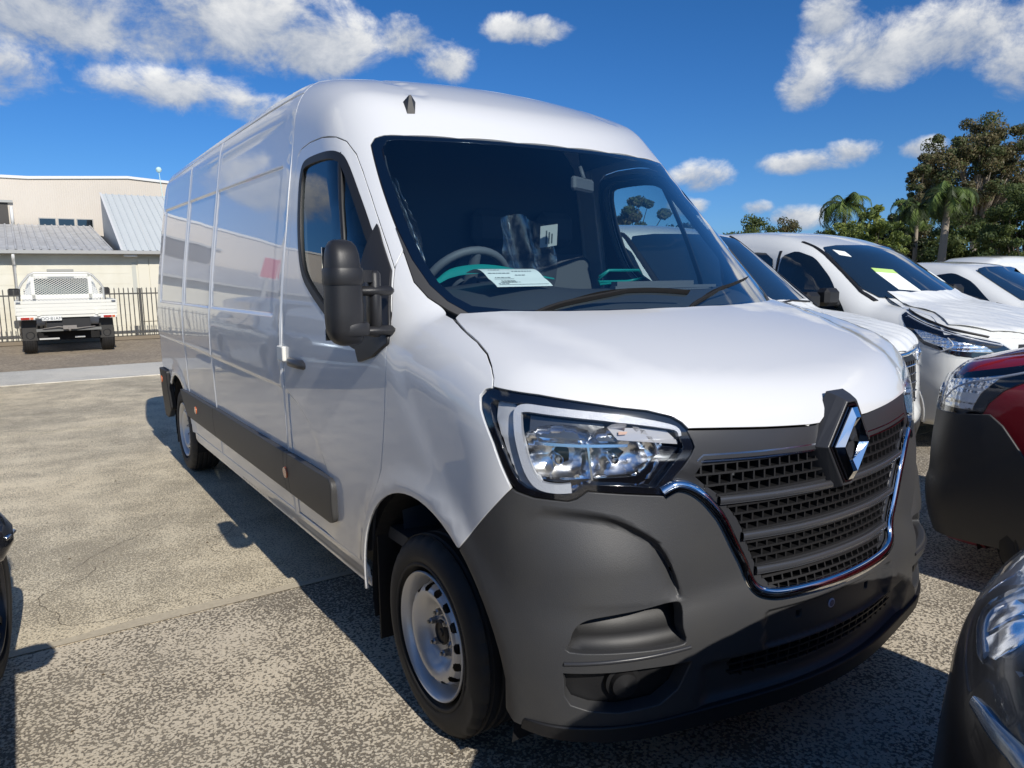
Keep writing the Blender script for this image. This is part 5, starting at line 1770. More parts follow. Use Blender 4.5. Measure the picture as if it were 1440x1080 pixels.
# ------------------------------------------------------------------ ground
def concrete_mat(name, base, pit, scale, thr, amount, stain=0.5, bumpd=.004):
    m = mat(name, base, .88, spec=.3)
    t = NT(m.node_tree)
    b = m.node_tree.nodes['Principled BSDF']
    co = t.n('ShaderNodeTexCoord').outputs['Object']
    def noise(sc, det, rough=.5, vec=co, dist=0):
        n_ = t.n('ShaderNodeTexNoise')
        n_.inputs['Scale'].default_value = sc; n_.inputs['Detail'].default_value = det; n_.inputs['Roughness'].default_value = rough
        n_.inputs['Distortion'].default_value = dist
        t.l(vec, n_.inputs['Vector'])
        return n_
    n1 = noise(scale, 4.5, .68, dist=.08)          # exposed stones and pits
    vo = t.n('ShaderNodeTexVoronoi'); vo.inputs['Scale'].default_value = scale * 1.25
    t.l(co, vo.inputs['Vector'])
    n2 = noise(scale * 3.3, 2)
    big = noise(.55, 4, .6); mid = noise(3.1, 4, .6)
    lvl = t.m('ADD', t.m('MULTIPLY', t.m('SUBTRACT', mid.outputs[0], .5), .42), t.m('MULTIPLY', t.m('SUBTRACT', big.outputs[0], .5), .5))
    h = t.m('ADD', n1.outputs[0], t.m('MULTIPLY', t.m('SUBTRACT', vo.outputs['Distance'], .35), -.42))
    mr_ = t.n('ShaderNodeMapRange', interpolation_type='SMOOTHSTEP')
    t.l(t.m('ADD', h, lvl), mr_.inputs[0])
    mr_.inputs[1].default_value = thr - .06; mr_.inputs[2].default_value = thr + .05
    mr_.inputs[3].default_value = 1; mr_.inputs[4].default_value = 0
    pits = t.m('MULTIPLY', mr_.outputs[0], amount)
    c1 = t.mix(n2.outputs[0], tuple(v * .80 for v in base), tuple(min(1, v * 1.22) for v in base))
    c2 = t.mix(t.m('MULTIPLY', vo.outputs['Color'], .35), c1, tuple(v * .62 for v in base))
    c3 = t.mix(t.m('MULTIPLY', t.m('SUBTRACT', big.outputs[0], .40, clamp=True), stain * 2.2, clamp=True), c2, tuple(v * k for v, k in zip(base, (1.12, 1.04, .90))))
    c4 = t.mix(pits, c3, pit)
    # fine grit, pale stones and soft oily stains
    n5 = noise(scale * 5.5, 1)
    c5 = t.mix(t.m('MULTIPLY', t.m('GREATER_THAN', n5.outputs[0], .60), .45), c4, tuple(v * .55 for v in base))
    vo2 = t.n('ShaderNodeTexVoronoi'); vo2.inputs['Scale'].default_value = scale * 2.3
    t.l(co, vo2.inputs['Vector'])
    c6 = t.mix(t.m('MULTIPLY', t.m('LESS_THAN', vo2.outputs['Distance'], .20), .5), c5, tuple(min(.85, v * 1.45) for v in base))
    st = noise(.9, 5, .62); st.inputs['Distortion'].default_value = .6
    c7 = t.mix(t.m('MULTIPLY', t.m('SUBTRACT', st.outputs[0], .56, clamp=True), 3.0, clamp=True), c6, tuple(v * .74 for v in base))
    t.l(c7, b.inputs['Base Color'])
    bp = t.n('ShaderNodeBump'); bp.inputs['Strength'].default_value = .9; bp.inputs['Distance'].default_value = bumpd
    t.l(t.m('ADD', t.m('MULTIPLY', mr_.outputs[0], -1.0), t.m('MULTIPLY', n2.outputs[0], .5)), bp.inputs['Height'])
    t.l(bp.outputs[0], b.inputs['Normal'])
    return m, t, b


conc_near, _, _ = concrete_mat('worn_concrete_near', (.76, .67, .525), (.15, .125, .095), 70, .435, .9)
conc_far, _, _ = concrete_mat('worn_concrete', (.84, .725, .53), (.24, .20, .145), 92, .385, .75)
conc_path, _, _ = concrete_mat('pale_concrete', (.74, .71, .63), (.42, .40, .34), 60, .33, .5)
dirt_m, _, _ = concrete_mat('dusty_ground', (.42, .35, .26), (.20, .16, .12), 14, .44, .6)
far_m, _, _ = concrete_mat('far_ground', (.30, .27, .20), (.13, .12, .07), 5, .48, .6)


def sheet(name, x0, x1, y0, y1, z, m, nx=2, ny=2, depth=0.0, skew=0.0):
    vs = [(x0, y0, z), (x1, y0 + skew, z), (x1, y1 + skew, z), (x0, y1, z)]
    fs = [(0, 1, 2, 3)]
    if depth:
        vs += [(a, b, z - depth) for a, b, _ in vs]
        fs += [(0, 4, 5, 1), (1, 5, 6, 2), (2, 6, 7, 3), (3, 7, 4, 0)]
    o = mesh_obj(name, vs, fs, m, None, smooth=False)
    o['kind'] = 'structure'
    return o


sheet('ground', -400, 400, -300, 600, -.03, far_m)
sheet('concrete_slab', -30, 40, -20, 1.458, 0, conc_near, depth=.02)
sheet('concrete_slab', -30, 40, 1.472, 6.9, 0, conc_far, depth=.02)
sheet('concrete_slab', -30, 40, 6.912, 12.05, 0, conc_far, depth=.02)
sheet('joint_filling', -30, 40, 1.44, 1.49, -.012, mat('joint_sand', (.52, .45, .33), .95, bump=(60, 1)))
sheet('joint_filling', -30, 40, 6.89, 6.93, -.012, MATS['joint_sand'])
sheet('concrete_path', -30, 8, 12.06, 14.15, .012, conc_path, depth=.04, skew=-.9)
sheet('dusty_ground', -60, 60, 11.0, 24, -.012, dirt_m)

# sand washed along the joint
rs = np.random.RandomState(2)
vs = []; fs = []
xs = np.linspace(-3.2, 1.2, 120)
for i, x in enumerate(xs):
    w1 = .02 + .035 * abs(math.sin(3.1 * x) * math.sin(1.3 * x + 1)) + rs.uniform(0, .012)
    vs += [(x, 1.452, .0045), (x, 1.46 + w1 + .02, .0045)]
for i in range(len(xs) - 1): fs.append((2 * i, 2 * i + 2, 2 * i + 3, 2 * i + 1))
o = mesh_obj('joint_sand', vs, fs, mat('sand', (.60, .52, .38), .95, bump=(80, .8), var=(40, (.40, .34, .25), .5)), None, smooth=False)
tag(o, kind='stuff', label='thin line of sand washed along the concrete joint')
# hairline cracks
cr = MB()
r3 = random.Random(5)
def crack(x, y, a, n, w_=.003):
    pts = [(x, y)]
    for i in range(n):
        a += r3.uniform(-.7, .7); a *= .98
        x += .05 * math.cos(a); y += .05 * math.sin(a); pts.append((x, y))
    for i in range(len(pts) - 1):
        (xa, ya), (xb, yb) = pts[i], pts[i + 1]
        d = math.hypot(xb - xa, yb - ya); nx, ny = -(yb - ya) / d * w_, (xb - xa) / d * w_
        cr.add([(xa - nx, ya - ny, .003), (xb - nx, yb - ny, .003), (xb + nx, yb + ny, .003), (xa + nx, ya + ny, .003)], [(0, 1, 2, 3)])
    return pts
for (x, y, a, n) in ((-1.35, 1.5, 1.4, 34), (-1.1, 3.0, .4, 16), (-1.95, 2.4, 1.2, 22), (-1.5, 4.2, 2.4, 20), (-1.2, 2.2, 2.6, 14)):
    crack(x, y, a, n, .0011)
tag(cr.build('hairline_cracks', [mat('crack', (.06, .05, .04), .95)], None), kind='stuff', label='thin dark cracks wandering across the far concrete slab')
# loose leaf litter and grit
lt = MB()
for k in range(260):
    x = rs.uniform(-2.2, 1.6); y = rs.uniform(-1.2, 6.5); s_ = rs.uniform(.004, .011); a = rs.uniform(0, 6.28)
    c_, sn = math.cos(a) * s_, math.sin(a) * s_
    lt.add([(x - c_, y - sn, .003), (x + sn * .5, y - c_ * .5, .006), (x + c_, y + sn, .004), (x - sn * .5, y + c_ * .5, .008)], [(0, 1, 2, 3)], mi=k % 2)
tag(lt.build('leaf_litter', [mat('dry_leaf', (.10, .065, .03), .8), mat('grit', (.30, .26, .2), .9)], None), kind='stuff', label='tiny dry leaves and grit scattered on the concrete')


# ------------------------------------------------------------------ sheds and fence
cream = mat('cream_wall', (.72, .69, .58), .8, var=(2.5, (.60, .56, .44), .5), bump=(40, .4))
sheet_beige = mat('beige_cladding', (.64, .58, .50), .6, var=(1.2, (.58, .52, .44), .5))
roof_m = mat('weathered_roof', (.58, .58, .57), .5, metal=.0, var=(2.0, (.36, .35, .33), .7))
roof_new = mat('pale_roof', (.62, .65, .64), .45, var=(1.2, (.56, .58, .57), .4))
trim_w = mat('white_trim', (.72, .72, .70), .5)
grey_trim = mat('grey_gutter', (.38, .38, .36), .5)
for m_, pitch_ in ((sheet_beige, 9.0),):
    t = NT(m_.node_tree); b = m_.node_tree.nodes['Principled BSDF']
    wv = t.n('ShaderNodeTexWave'); wv.inputs['Scale'].default_value = pitch_ / 2; wv.bands_direction = 'X'
    t.l(t.n('ShaderNodeTexCoord').outputs['Object'], wv.inputs['Vector'])
    bp = t.n('ShaderNodeBump'); bp.inputs['Strength'].default_value = .5; bp.inputs['Distance'].default_value = .012
    t.l(wv.outputs[0], bp.inputs['Height']); t.l(bp.outputs[0], b.inputs['Normal'])


def rib_sheet(length, w_=.76, ribs=4, h=.03):
    """one corrugated roofing sheet, running along +Y from the eave, ribs raised"""
    vs = []; fs = []
    p = w_ / ribs
    xs = []
    for i in range(ribs):
        xs += [(i * p, 0), (i * p + p * .62, 0), (i * p + p * .70, h), (i * p + p * .88, h), (i * p + p * .96, 0)]
    xs.append((w_ - .003, 0))
    for x, z in xs:
        vs += [(x, 0, z), (x, length, z)]
    for i in range(len(xs) - 1):
        fs.append((2 * i, 2 * i + 2, 2 * i + 3, 2 * i + 1))
    return vs, fs


def roof_of_sheets(parent, x0, x1, y0, z0, y1, z1, m):
    L = math.hypot(y1 - y0, z1 - z0)
    vs, fs = rib_sheet(L)
    a = math.atan2(z1 - z0, y1 - y0)
    first = None
    n = int(round((x1 - x0) / .76))
    for i in range(n):
        if first is None:
            o = mesh_obj('roof_sheet', vs, fs, m, parent, smooth=False); first = o
        else:
            o = first.copy(); COL.objects.link(o); o.parent = parent
        o.location = (x0 + i * .76, y0, z0); o.rotation_euler = (a, 0, 0)


def bx(name, parent, m, x0, x1, y0, y1, z0, z1, b=0):
    q = MB(); q.box(x0, x1, y0, y1, z0, z1, b=b)
    return q.build(name, [m], parent)


low = empty('low_shed', (0, 22, 0), 0, 'low cream shed with weathered ribbed roof behind the steel fence', 'shed')
bx('wall', low, cream, -16, 7, 0, .2, 0, 2.36)
roof_of_sheets(low, -16.3, .55, -.35, 2.42, 6.0, 3.50, roof_m)
roof_of_sheets(low, .62, 8.3, -.35, 2.42, 4.0, 4.42, roof_new)
g_ = MB(); g_.add([(.60, -.35, 2.40), (.60, 4.0, 4.40), (.60, 4.0, 3.05), (.60, 6, 3.2), (.60, 6, 2.3), (.60, -.2, 2.3)], [(0, 1, 2, 3, 4, 5)])
g_.build('gable_cladding', [mat('gable_grey', (.60, .60, .57), .6)], low)  # one even pale grey over the whole gable end
q = MB(); q.box(.58, .64, -.02, .02, 0, 1)
q.v = [(x, -.35 + (4.35) * z + y * 2, 2.44 + 2.0 * z + (0.03 if y > 0 else 0)) for x, y, z in q.v]; q.build('barge_board', [trim_w], low)
bx('gutter', low, grey_trim, -16.2, 8, -.46, -.36, 2.33, 2.43, .01)
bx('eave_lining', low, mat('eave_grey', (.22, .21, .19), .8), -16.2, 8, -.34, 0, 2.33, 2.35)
d_ = MB(); d_.tube([(-1.98, -.40, 2.33), (-1.98, -.32, 2.2), (-1.98, -.06, 2.05), (-1.98, -.06, .1)], .04, 10); d_.build('downpipe', [trim_w], low)
for k in range(5):
    bx('cladding_panel', low, mat('cream_sheet', (.70, .66, .54), .6), 1.02 + k * .30, 1.30 + k * .30, -.035, -.003, .4, 2.22)
bx('wall_patch', low, mat('grey_patch', (.52, .52, .46), .7), .86, .97, -.012, -.002, 1.2, 2.1)
bx('eave_light', low, trim_w, .66, 1.0, -.30, -.12, 2.26, 2.33, .01)
for k in range(1, 8):
    bx('wall_course', low, mat('cream_course', (.69, .66, .55), .8), -16, .80, -.006, -.001, k * .30, k * .30 + .012)

big = empty('tall_shed', (0, 28.2, 0), 0, 'tall beige corrugated shed rising behind the low cream shed', 'shed')
q = MB()
tp = [(-20, 5.02), (-1.3, 5.06), (1.72, 5.25), (3.05, 5.16), (12, 4.6)]
q.add([(-20, 0, 0)] + [(12, 0, 0)] + [(x, 0, z) for x, z in reversed(tp)], [tuple(range(7))]); q.build('wall', [sheet_beige], big)
q = MB()
for (xa, za), (xb, zb) in zip(tp[:-1], tp[1:]):
    q.add([(xa, -.06, za - .03), (xb, -.06, zb - .03), (xb, -.06, zb + .06), (xa, -.06, za + .06), (xa, 3, za - .03), (xb, 3, zb - .03), (xb, 3, zb + .06), (xa, 3, za + .06)],
          [(0, 1, 2, 3), (3, 2, 6, 7), (0, 4, 5, 1)])
q.build('roof_edge', [trim_w], big)
for k in range(3):
    wn = bx('window', big, grey_trim, -1.12 + k * .56, -.60 + k * .56, -.03, -.002, 3.44, 3.76)
    bx('pane', wn, dark_glass, -1.09 + k * .56, -.63 + k * .56, -.034, -.030, 3.47, 3.73)
bx('opening', big, mat('dark_opening', (.07, .065, .06), .8), -6.0, -1.95, -.02, -.002, 3.4, 4.22)
bx('opening_lintel', big, grey_trim, -6.2, -1.80, -.12, -.0, 4.22, 4.30)
d_ = MB(); d_.tube([(-1.86, -.06, 4.1), (-1.86, -.06, 3.4)], .05, 8); d_.build('downpipe', [trim_w], big)
ant = MB(); ant.tube([(0, 0, 0), (-.06, 0, .86)], .012, 6); ant.lathe([(.001, -.10), (.07, -.07), (.10, 0), (.07, .07), (.001, .10)], 14, M=Matrix.Translation((-.06, 0, .92)))
ant.box(-.08, .08, -.08, .08, -.02, .03)
ao = ant.build('vent_globe', [mat('pale_globe', (.55, .75, .72), .3)], None, auto=40)
ao.location = (2.52, 26.2, 4.42); tag(ao, 'small pale globe on a thin bent rod on the shed roof', 'roof light')
sg = empty('red_sign', (-5.6, 18.6, 3.0), 0, 'plain red sign board on a post, seen only mirrored in the big van', 'sign')
bx('sign_post', sg, grey_trim, -.05, .05, .003, .08, -3.0, .4)
bx('board', sg, mat('sign_red', (.55, .03, .05), .5), -.22, .22, -.04, 0, -.30, .40)
bx('board_edge', sg, trim_w, -.25, .25, -.03, -.002, -.33, .43)

steel_dark = mat('fence_steel', (.06, .058, .052), .6)
fence = empty('picket_fence', (0, 20.3, 0), 0, 'dark tubular steel picket fence in front of the cream shed', 'fence')
pk = MB(); pk.box(-.012, .012, -.012, .012, .06, 1.36); pk.add([(-.016, -.016, 1.36), (.016, -.016, 1.36), (.016, .016, 1.36), (-.016, .016, 1.36), (0, 0, 1.41)], [(0, 1, 4), (1, 2, 4), (2, 3, 4), (3, 0, 4)])
first = pk.build('picket', [steel_dark], fence)
k = 0
x = -9.0
while x < 5.5:
    o = first if k == 0 else first.copy()
    if k: COL.objects.link(o); o.parent = fence
    o.location = (x, 0, 0); x += .112; k += 1
for za in (1.22, .16):
    bx('rail', fence, steel_dark, -9.1, 5.6, -.02, .02, za, za + .035)
for x in (-9.05, -6.4, -3.95, -1.6, .8, 3.2, 5.6):
    bx('post', fence, steel_dark, x - .03, x + .03, -.03, .03, 0, 1.38)
bx('kerb_strip', fence, mat('kerb_brown', (.22, .18, .13), .9), -10, 6, -.12, .12, 0, .09)

# ------------------------------------------------------------------ tray ute
ute = empty('tray_ute', (-1.10, 16.85, 0), rad(-1), 'white tray-back ute seen from behind, mesh headboard and black mudflaps', 'ute')
tw = mat('tray_white', (.74, .73, .66), .45)
uw = mat('ute_paint', (.76, .76, .74), .35, coat=1)
for k, (za, zb) in enumerate(((.86, .94), (.945, 1.02), (1.025, 1.10), (1.105, 1.17))):
    bx('tailgate_board', ute, tw, -.95, .95, -.02 - .006 * (k % 2), .012, za, zb, .004)
for s_ in (-1, 1):
    bx('tray_side', ute, tw, s_ * .95 - .02, s_ * .95 + .02, .02, 2.35, .86, 1.17, .004)
    bx('tray_hinge', ute, tw, s_ * .55 - .03, s_ * .55 + .03, -.045, -.025, .84, .97)
    bx('tray_latch', ute, steel, s_ * .90 - .04, s_ * .90 + .04, -.05, -.028, 1.12, 1.15)
    o = bx('tail_lamp', ute, trim_w, s_ * .78 - .16, s_ * .78 + .16, -.03, .02, .765, .825, .004)
    bx('lamp_lens', o, red_lens, s_ * .78 - .10, s_ * .78 + .06, -.036, -.030, .772, .818)
    bx('lamp_lens', o, orange_lens, s_ * .78 + .07, s_ * .78 + .13, -.036, -.030, .772, .818)
    bx('tray_light', ute, trim_w, s_ * .52 - .035, s_ * .52 + .035, -.02, .01, .79, .83)
    fl = bx('mud_flap', ute, mat('flap_black', (.03, .028, .025), .6), s_ * .74 - .14, s_ * .74 + .14, .25, .262, .30, .74)
    r_ = MB(); r_.lathe([(.085, 0), (.085, .008), (.065, .008), (.065, 0)], 24, M=Matrix.Translation((s_ * .74, .25, .42)) @ Matrix.Rotation(rad(90), 4, 'X')); r_.build('flap_ring', [plastic_black], fl)
    make_wheel(ute, s_ * .76, .62, s_, R=.37, rimr=.21, width=.25, kind='alloy')
    make_wheel(ute, s_ * .76, 3.75, s_, R=.37, rimr=.21, width=.25, kind='alloy')
bx('tray_floor', ute, tw, -.95, .95, 0, 2.35, .80, .855)
bx('chassis_rail', ute, plastic_black, -.42, .42, .05, 4.6, .52, .78)
bx('tow_bar', ute, mat('tow_grey', (.16, .16, .15), .6), -.62, .62, .02, .10, .50, .56)
q = MB(); q.box(-.12, .14, -.05, .02, .54, .62); q.tube([(0, -.05, .52), (0, -.12, .52), (0, -.13, .58)], .025, 8); q.tube([(-.5, 0, .56), (-.2, -.04, .60), (.1, -.04, .55), (.5, 0, .58)], .012, 6)
q.build('tow_hitch', [mat('hitch_grey', (.24, .22, .20), .7)], ute)
bx('axle', ute, void, -.7, .7, .5, .75, .28, .46)
pl_ = bx('number_plate', ute, mat('plate_white', (.75, .75, .72), .5), -.50, -.13, -.035, -.025, .735, .835, .003)
fc = bpy.data.curves.new('plate_text', 'FONT'); fc.body = 'OO·81AM'; fc.size = .092; fc.align_x = 'CENTER'; fc.extrude = .0008
to = bpy.data.objects.new('plate_text', fc); COL.objects.link(to)
dg_ = bpy.context.evaluated_depsgraph_get(); me_ = bpy.data.meshes.new_from_object(to.evaluated_get(dg_)); bpy.data.objects.remove(to)
me_.materials.clear(); me_.materials.append(ink)
to = bpy.data.objects.new('plate_text', me_); COL.objects.link(to); to.parent = pl_; to.location = (-.315, -.0365, .752); to.rotation_euler = (rad(90), 0, 0)
# headboard hoop and mesh
hb_ = empty('headboard', (0, 2.30, 0)); hb_.parent = ute
q = MB(); q.tube([(-.88, 0, .86), (-.88, 0, 1.42), (-.82, 0, 1.54), (-.66, 0, 1.74), (-.56, 0, 1.79), (.56, 0, 1.79), (.66, 0, 1.74), (.82, 0, 1.54), (.88, 0, 1.42), (.88, 0, .86)], .028, 10)
q.build('hoop', [mat('hoop_alloy', (.55, .54, .50), .35, metal=.3)], hb_, auto=60)
for s_ in (-1, 1): bx('upright', hb_, tw, s_ * .60 - .035, s_ * .60 + .035, -.02, .02, 1.17, 1.77)
bx('cross_bar', hb_, tw, -.86, .86, -.02, .02, 1.17, 1.27)
bx('cross_bar', hb_, tw, -.62, .62, -.02, .02, 1.70, 1.77)
q = MB()
def inhoop(x, z): return 1.17 < z < 1.77 and abs(x) < (.87 if z < 1.45 else .87 - (z - 1.45) * .80)
for sgn in (-1, 1):
    for k in range(-30, 31):
        # diamonds about 75 mm wide and 50 mm high
        pts = []
        for j in range(0, 25):
            z = 1.17 + j * .025; x = k * .078 + sgn * (z - 1.17) * 1.5
            if inhoop(x, z): pts.append((x, 0, z))
        if len(pts) > 1:
            a, b_ = pts[0], pts[-1]
            q.add([(a[0] - .008, -.004, a[2]), (a[0] + .008, -.004, a[2]), (b_[0] + .008, -.004, b_[2]), (b_[0] - .008, -.004, b_[2])], [(0, 1, 2, 3)])
tag(q.build('expanded_mesh', [tw], hb_), kind='stuff')
bx('light_bar', ute, mat('bar_grey', (.35, .34, .30), .5), -.28, .28, 2.28, 2.36, 1.81, 1.88, .01)
cab_u = MB()
secs = [(2.55, .84, .55, 1.15, .84), (2.6, .84, .50, 1.74, .66), (3.6, .84, .50, 1.76, .64), (4.3, .84, .50, 1.20, .80), (5.3, .80, .50, 1.05, .74)]
vs = []; fs = []
for (y, wb_, za, zb, wt) in secs:
    vs += [(-wb_, y, za), (-wb_, y, 1.12 if zb > 1.2 else min(zb, 1.1) - .03), (-wt, y, zb), (wt, y, zb), (wb_, y, 1.12 if zb > 1.2 else min(zb, 1.1) - .03), (wb_, y, za)]
for i in range(len(secs) - 1):
    for k in range(6):
        fs.append((i * 6 + k, (i + 1) * 6 + k, (i + 1) * 6 + (k + 1) % 6, i * 6 + (k + 1) % 6))
fs.append((0, 1, 2, 3, 4, 5)); fs.append(tuple(24 + k for k in range(6))[::-1])
cab_u.add(vs, fs); o = cab_u.build('cab', [uw], ute); bv = o.modifiers.new('b', 'BEVEL'); bv.width = .05; bv.segments = 3
bx('rear_window', o, mat('ute_glass', (.03, .06, .07), .05, coat=1), -.56, .56, 2.535, 2.55, 1.25, 1.66)
for s_ in (-1, 1): bx('door_mirror', ute, plastic_black, s_ * 1.02 - .12, s_ * 1.02 + .12, 3.75, 3.85, 1.22, 1.42, .03)
bx('splash_guard', ute, mat('guard_text_white', (.5, .5, .48), .6), -.58, -.20, .245, .25, .31, .345)
bx('splash_guard', ute, MATS['guard_text_white'], .10, .30, .245, .25, .33, .365)


# ------------------------------------------------------------------ trees
def leaf_mat(name, c1, c2):
    m = bpy.data.materials.new(name); m.use_nodes = True
    t = NT(m.node_tree); b = m.node_tree.nodes['Principled BSDF']
    b.inputs['Roughness'].default_value = .55
    b.inputs['Specular IOR Level'].default_value = .35
    co = t.n('ShaderNodeTexCoord').outputs['Object']
    nz = t.n('ShaderNodeTexNoise'); nz.inputs['Scale'].default_value = 1.3; nz.inputs['Detail'].default_value = 3
    t.l(co, nz.inputs['Vector'])
    t.l(t.mix(t.m('MULTIPLY', t.m('SUBTRACT', nz.outputs[0], .35, clamp=True), 3.2, clamp=True), c1, c2), b.inputs['Base Color'])
    tr = t.n('ShaderNodeBsdfTranslucent'); tr.inputs[0].default_value = (*[min(1, v * 1.6) for v in c2], 1)
    mx = t.n('ShaderNodeMixShader'); mx.inputs[0].default_value = .28
    out = m.node_tree.nodes['Material Output']
    t.l(b.outputs[0], mx.inputs[1]); t.l(tr.outputs[0], mx.inputs[2]); t.l(mx.outputs[0], out.inputs[0])
    return m


bark_p = mat('pale_bark', (.34, .29, .23), .85, bump=(12, 1))
bark_d = mat('dark_bark', (.10, .08, .06), .9, bump=(12, 1))
LM = {'green': [leaf_mat('leaf_green_a', (.04, .065, .022), (.10, .14, .045)), leaf_mat('leaf_green_b', (.06, .085, .026), (.14, .17, .05))],
      'gum': [leaf_mat('leaf_gum_a', (.065, .09, .035), (.15, .17, .065)), leaf_mat('leaf_gum_b', (.095, .09, .045), (.20, .165, .08))],
      'lime': [leaf_mat('leaf_lime_a', (.14, .18, .035), (.30, .34, .09)), leaf_mat('leaf_lime_b', (.05, .08, .02), (.12, .16, .04))],
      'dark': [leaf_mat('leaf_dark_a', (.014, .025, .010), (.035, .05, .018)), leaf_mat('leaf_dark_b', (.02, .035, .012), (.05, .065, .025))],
      'palm': [leaf_mat('leaf_palm_a', (.08, .13, .035), (.19, .26, .07)), leaf_mat('leaf_palm_b', (.025, .045, .015), (.06, .08, .03))]}
fv = Vector((math.sin(YAW), math.cos(YAW), 0)); rv = Vector((math.cos(YAW), -math.sin(YAW), 0))


def where(u, Z, v=None):
    """a spot on the ground at depth Z in the direction of column u (layout sums only)"""
    vh = 389 - (u - 720) * .0127
    p = Vector((-2.0684, -2.1287, 0)) + fv * (Z * .99) + rv * (Z * (u - 720) / FPX)
    if v is None: return p
    return p, 1.557 + (vh - v) * Z / FPX


def tree(name, label, u, Z, vtop, wpx, kind, seed, trunk_h=.3, clumps=26, leaves=9000, leaf=.16, sx=1.0, open_=.6, bark=None, group=None, crown_bot=None, clump_r=.28, lean=0):
    p, H = where(u, Z, vtop)
    Rw = wpx * Z / FPX
    t = empty(name, (p.x, p.y, -.03), 0, label, 'tree', group)
    r_ = np.random.RandomState(seed)
    zb = H * trunk_h if crown_bot is None else crown_bot
    cz = (H + zb) / 2; Rz = (H - zb) / 2
    cs = []
    while len(cs) < clumps:
        q = r_.uniform(-1, 1, 3)
        d = np.linalg.norm(q)
        if d > 1 or d < open_ * r_.uniform(.3, 1): continue
        cs.append(q * [Rw * .86, Rw * .86, Rz * .86] + [0, 0, cz])
    cs = np.array(cs)
    tb = MB()
    base_r = max(.08, H * .022)
    fork = Vector((lean * H * .12, 0, zb * .9))
    tb.tube([(0, 0, 0), (fork.x * .5, 0, zb * .5), tuple(fork)], [base_r * 1.25, base_r, base_r * .8], 8)
    for c in cs[::2]:
        c = Vector(c); mid = fork.lerp(c, .5) + Vector((r_.uniform(-.3, .3), r_.uniform(-.3, .3), .25)) * Rz * .15
        tb.tube([tuple(fork), tuple(mid), tuple(c)], [base_r * .45, base_r * .26, base_r * .10], 5)
    tb.build('trunk', [bark or bark_d], t, auto=60)
    n = leaves
    ci = r_.randint(0, len(cs), n)
    cr_ = Rw * clump_r * r_.uniform(.6, 1.25, len(cs))
    dirs = r_.normal(size=(n, 3)); dirs /= np.linalg.norm(dirs, axis=1, keepdims=True)
    rad_ = cr_[ci] * r_.uniform(0, 1, n) ** .42
    P = cs[ci] + dirs * rad_[:, None] * [1.15, 1.15, .8]
    P[:, 0] *= sx
    A = r_.normal(size=(n, 3)); A /= np.linalg.norm(A, axis=1, keepdims=True)
    nrm = dirs + r_.normal(size=(n, 3)) * .7
    A = np.cross(nrm, A); A /= np.maximum(np.linalg.norm(A, axis=1, keepdims=True), 1e-6)
    B = np.cross(nrm, A); B /= np.maximum(np.linalg.norm(B, axis=1, keepdims=True), 1e-6)
    sz = leaf * r_.uniform(.55, 1.3, n)[:, None]
    V = np.stack([P - A * sz, P - B * sz * .45, P + A * sz, P + B * sz * .45], 1).reshape(-1, 3)
    me = bpy.data.meshes.new('crown')
    me.vertices.add(4 * n); me.vertices.foreach_set('co', V.astype(np.float32).ravel())
    me.loops.add(4 * n); me.loops.foreach_set('vertex_index', np.arange(4 * n, dtype=np.int32))
    me.polygons.add(n); me.polygons.foreach_set('loop_start', np.arange(0, 4 * n, 4, dtype=np.int32)); me.polygons.foreach_set('loop_total', np.full(n, 4, dtype=np.int32))
    for m in LM[kind]: me.materials.append(m)
    me.polygons.foreach_set('material_index', (ci % 2 ^ (r_.uniform(size=n) < .2)).astype(np.int32))
    me.update(); me.validate()
    o = bpy.data.objects.new('crown', me); COL.objects.link(o); o.parent = t
    return t


def palm(label, u, Z, vc, rpx, seed, fronds=22, trunk_r=.11, lean=0.0, group='palms among the trees on the right'):
    p, H = where(u, Z, vc)
    R_ = rpx * Z / FPX
    t = empty('palm_tree', (p.x, p.y, -.03), 0, label, 'palm', group)
    r_ = np.random.RandomState(seed)
    tb = MB()
    tb.tube([(lean * H, 0, 0), (lean * H * .4, 0, H * .5), (0, 0, H * .97)], [trunk_r * 1.3, trunk_r, trunk_r * .8], 10)
    tb.build('trunk', [bark_p], t, auto=60)
    hf = MB()
    for k in range(fronds):
        a = 2 * math.pi * k / fronds + r_.uniform(-.15, .15)
        el = r_.uniform(-.2, 1.15)
        L = R_ * r_.uniform(.85, 1.15)
        q = MB()
        sp = []
        x, z = 0, 0; ang = el
        for j in range(9):
            sp.append((x, z)); x += L / 8 * math.cos(ang); z += L / 8 * math.sin(ang); ang -= (.22 + .06 * j) * r_.uniform(.85, 1.1)
        ca, sa = math.cos(a), math.sin(a)
        P3 = [Vector((x * ca, x * sa, H + z)) for x, z in sp]
        q.tube([tuple(v) for v in P3], [.03 - .003 * j for j in range(9)], 4)
        for j in range(1, 34):
            f = j / 34 * 7.9; i = int(f); c = P3[i].lerp(P3[i + 1], f - i); d = (P3[i + 1] - P3[i]).normalized()
            sd_ = d.cross(Vector((0, 0, 1))); sd_ = sd_.normalized() if sd_.length > .05 else Vector((-sa, ca, 0))
            ll = L * .26 * math.sin(math.pi * (.12 + .82 * j / 34)) * r_.uniform(.8, 1.15)
            for s_ in (-1, 1):
                tip = c + sd_ * s_ * ll * .75 + d * ll * .45 - Vector((0, 0, ll * r_.uniform(.35, .75)))
                w_ = d * .028
                q.add([tuple(c - w_), tuple(c + w_), tuple(tip)], [(0, 1, 2)])
        q.build('frond', [LM['palm'][k % 2]], t)
    return t


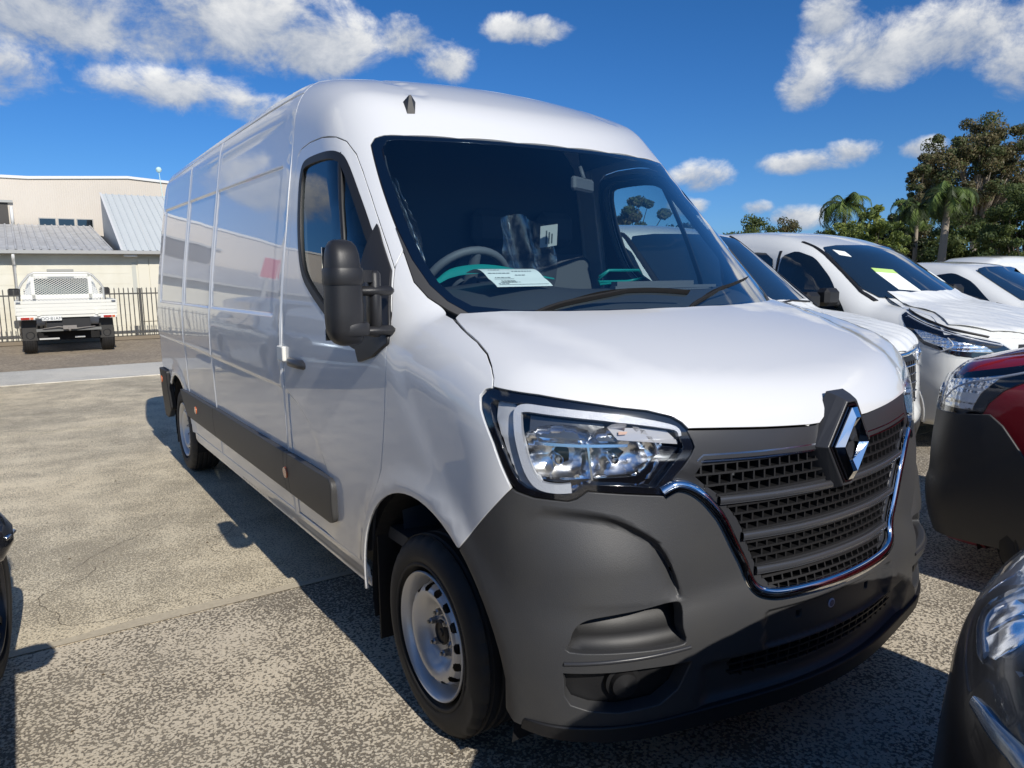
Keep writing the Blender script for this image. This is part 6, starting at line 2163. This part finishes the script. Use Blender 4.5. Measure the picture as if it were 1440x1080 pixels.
G = 'trees beyond the parked vans'
tree('round_tree', 'dense round green tree, lowest and leftmost above the white van roofs', 1050, 62, 303, 46, 'green', 1, trunk_h=.08, clumps=80, leaves=16000, leaf=.13, open_=.05, group=G, clump_r=.24)
tree('thin_tree', 'sparse brownish tree just right of the round green tree', 1098, 66, 305, 27, 'gum', 2, trunk_h=.1, clumps=50, leaves=6000, leaf=.13, open_=.05, group=G, clump_r=.26)
tree('broadleaf_tree', 'yellow-green broadleaf tree right of the leftmost palm', 1215, 33, 279, 48, 'lime', 3, trunk_h=.12, clumps=70, leaves=15000, leaf=.085, open_=.1, group=G, clump_r=.20)
tree('broadleaf_tree', 'small lime-green bush in front of the leftmost palm', 1166, 31, 300, 19, 'lime', 13, trunk_h=.2, clumps=22, leaves=4000, leaf=.08, open_=.1, group=G, clump_r=.34)
tree('gum_tree', 'tallest gum tree with open brown-green crown and pale branches', 1356, 48, 170, 98, 'gum', 4, trunk_h=.34, clumps=150, leaves=52000, leaf=.10, open_=.25, bark=bark_p, group=G, clump_r=.125)
tree('dark_tree', 'dark shaded tree behind the palms, left of the tallest gum', 1272, 44, 232, 36, 'gum', 5, trunk_h=.2, clumps=60, leaves=12000, leaf=.11, open_=.2, group=G, clump_r=.2)
tree('leafy_tree', 'fine-leaved olive-green tree at the right edge under the gum', 1428, 30, 248, 66, 'green', 6, trunk_h=.05, clumps=100, leaves=34000, leaf=.065, open_=.1, group=G, clump_r=.18)
tree('dark_tree', 'dark low tree between the middle palm trunk and the olive-green tree', 1350, 36, 292, 62, 'green', 7, trunk_h=.03, clumps=70, leaves=18000, leaf=.09, open_=.1, group=G, clump_r=.2)
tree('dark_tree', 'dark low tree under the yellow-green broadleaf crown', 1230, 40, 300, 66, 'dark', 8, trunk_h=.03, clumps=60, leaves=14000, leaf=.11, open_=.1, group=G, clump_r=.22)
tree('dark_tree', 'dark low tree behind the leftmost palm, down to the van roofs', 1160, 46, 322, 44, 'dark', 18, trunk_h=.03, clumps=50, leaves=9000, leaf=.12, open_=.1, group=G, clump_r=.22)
palm('palm with feathery fronds, leftmost above the white vans', 1176, 36, 292, 50, 1, fronds=26, lean=.02)
palm('bright green palm with pale leaning trunk in front of the gum tree', 1316, 33, 280, 50, 2, fronds=30, lean=-.10, trunk_r=.16)
palm('shaded palm half hidden behind the pale-trunked palm', 1275, 38, 296, 46, 3, fronds=24)
tree('gum_tree', 'gum with loose round clumps seen through the far window of the big van', 885, 42, 268, 62, 'gum', 9, trunk_h=.3, clumps=30, leaves=14000, leaf=.10, open_=.5, group=G, clump_r=.16)
for k, (u, Z, vt, wd) in enumerate(((790, 60, 300, 60), (960, 58, 312, 50), (1120, 70, 335, 60))):
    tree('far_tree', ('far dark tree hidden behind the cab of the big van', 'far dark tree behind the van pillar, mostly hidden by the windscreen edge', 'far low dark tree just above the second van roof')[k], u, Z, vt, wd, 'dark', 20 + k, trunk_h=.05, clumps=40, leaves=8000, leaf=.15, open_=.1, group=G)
for k, lab_ in enumerate(('green tree just outside the right edge of the frame', 'brownish gum second outside the right edge of the frame', 'dark tree third outside the right edge of the frame')):
    tree('far_tree', lab_, 1560 + k * 260, 44 - k * 2.2, 240 - (k % 3) * 20, 90, ('green', 'gum', 'dark')[k % 3], 40 + k, trunk_h=.12, clumps=40, leaves=9000, leaf=.16, open_=.1, group=G)
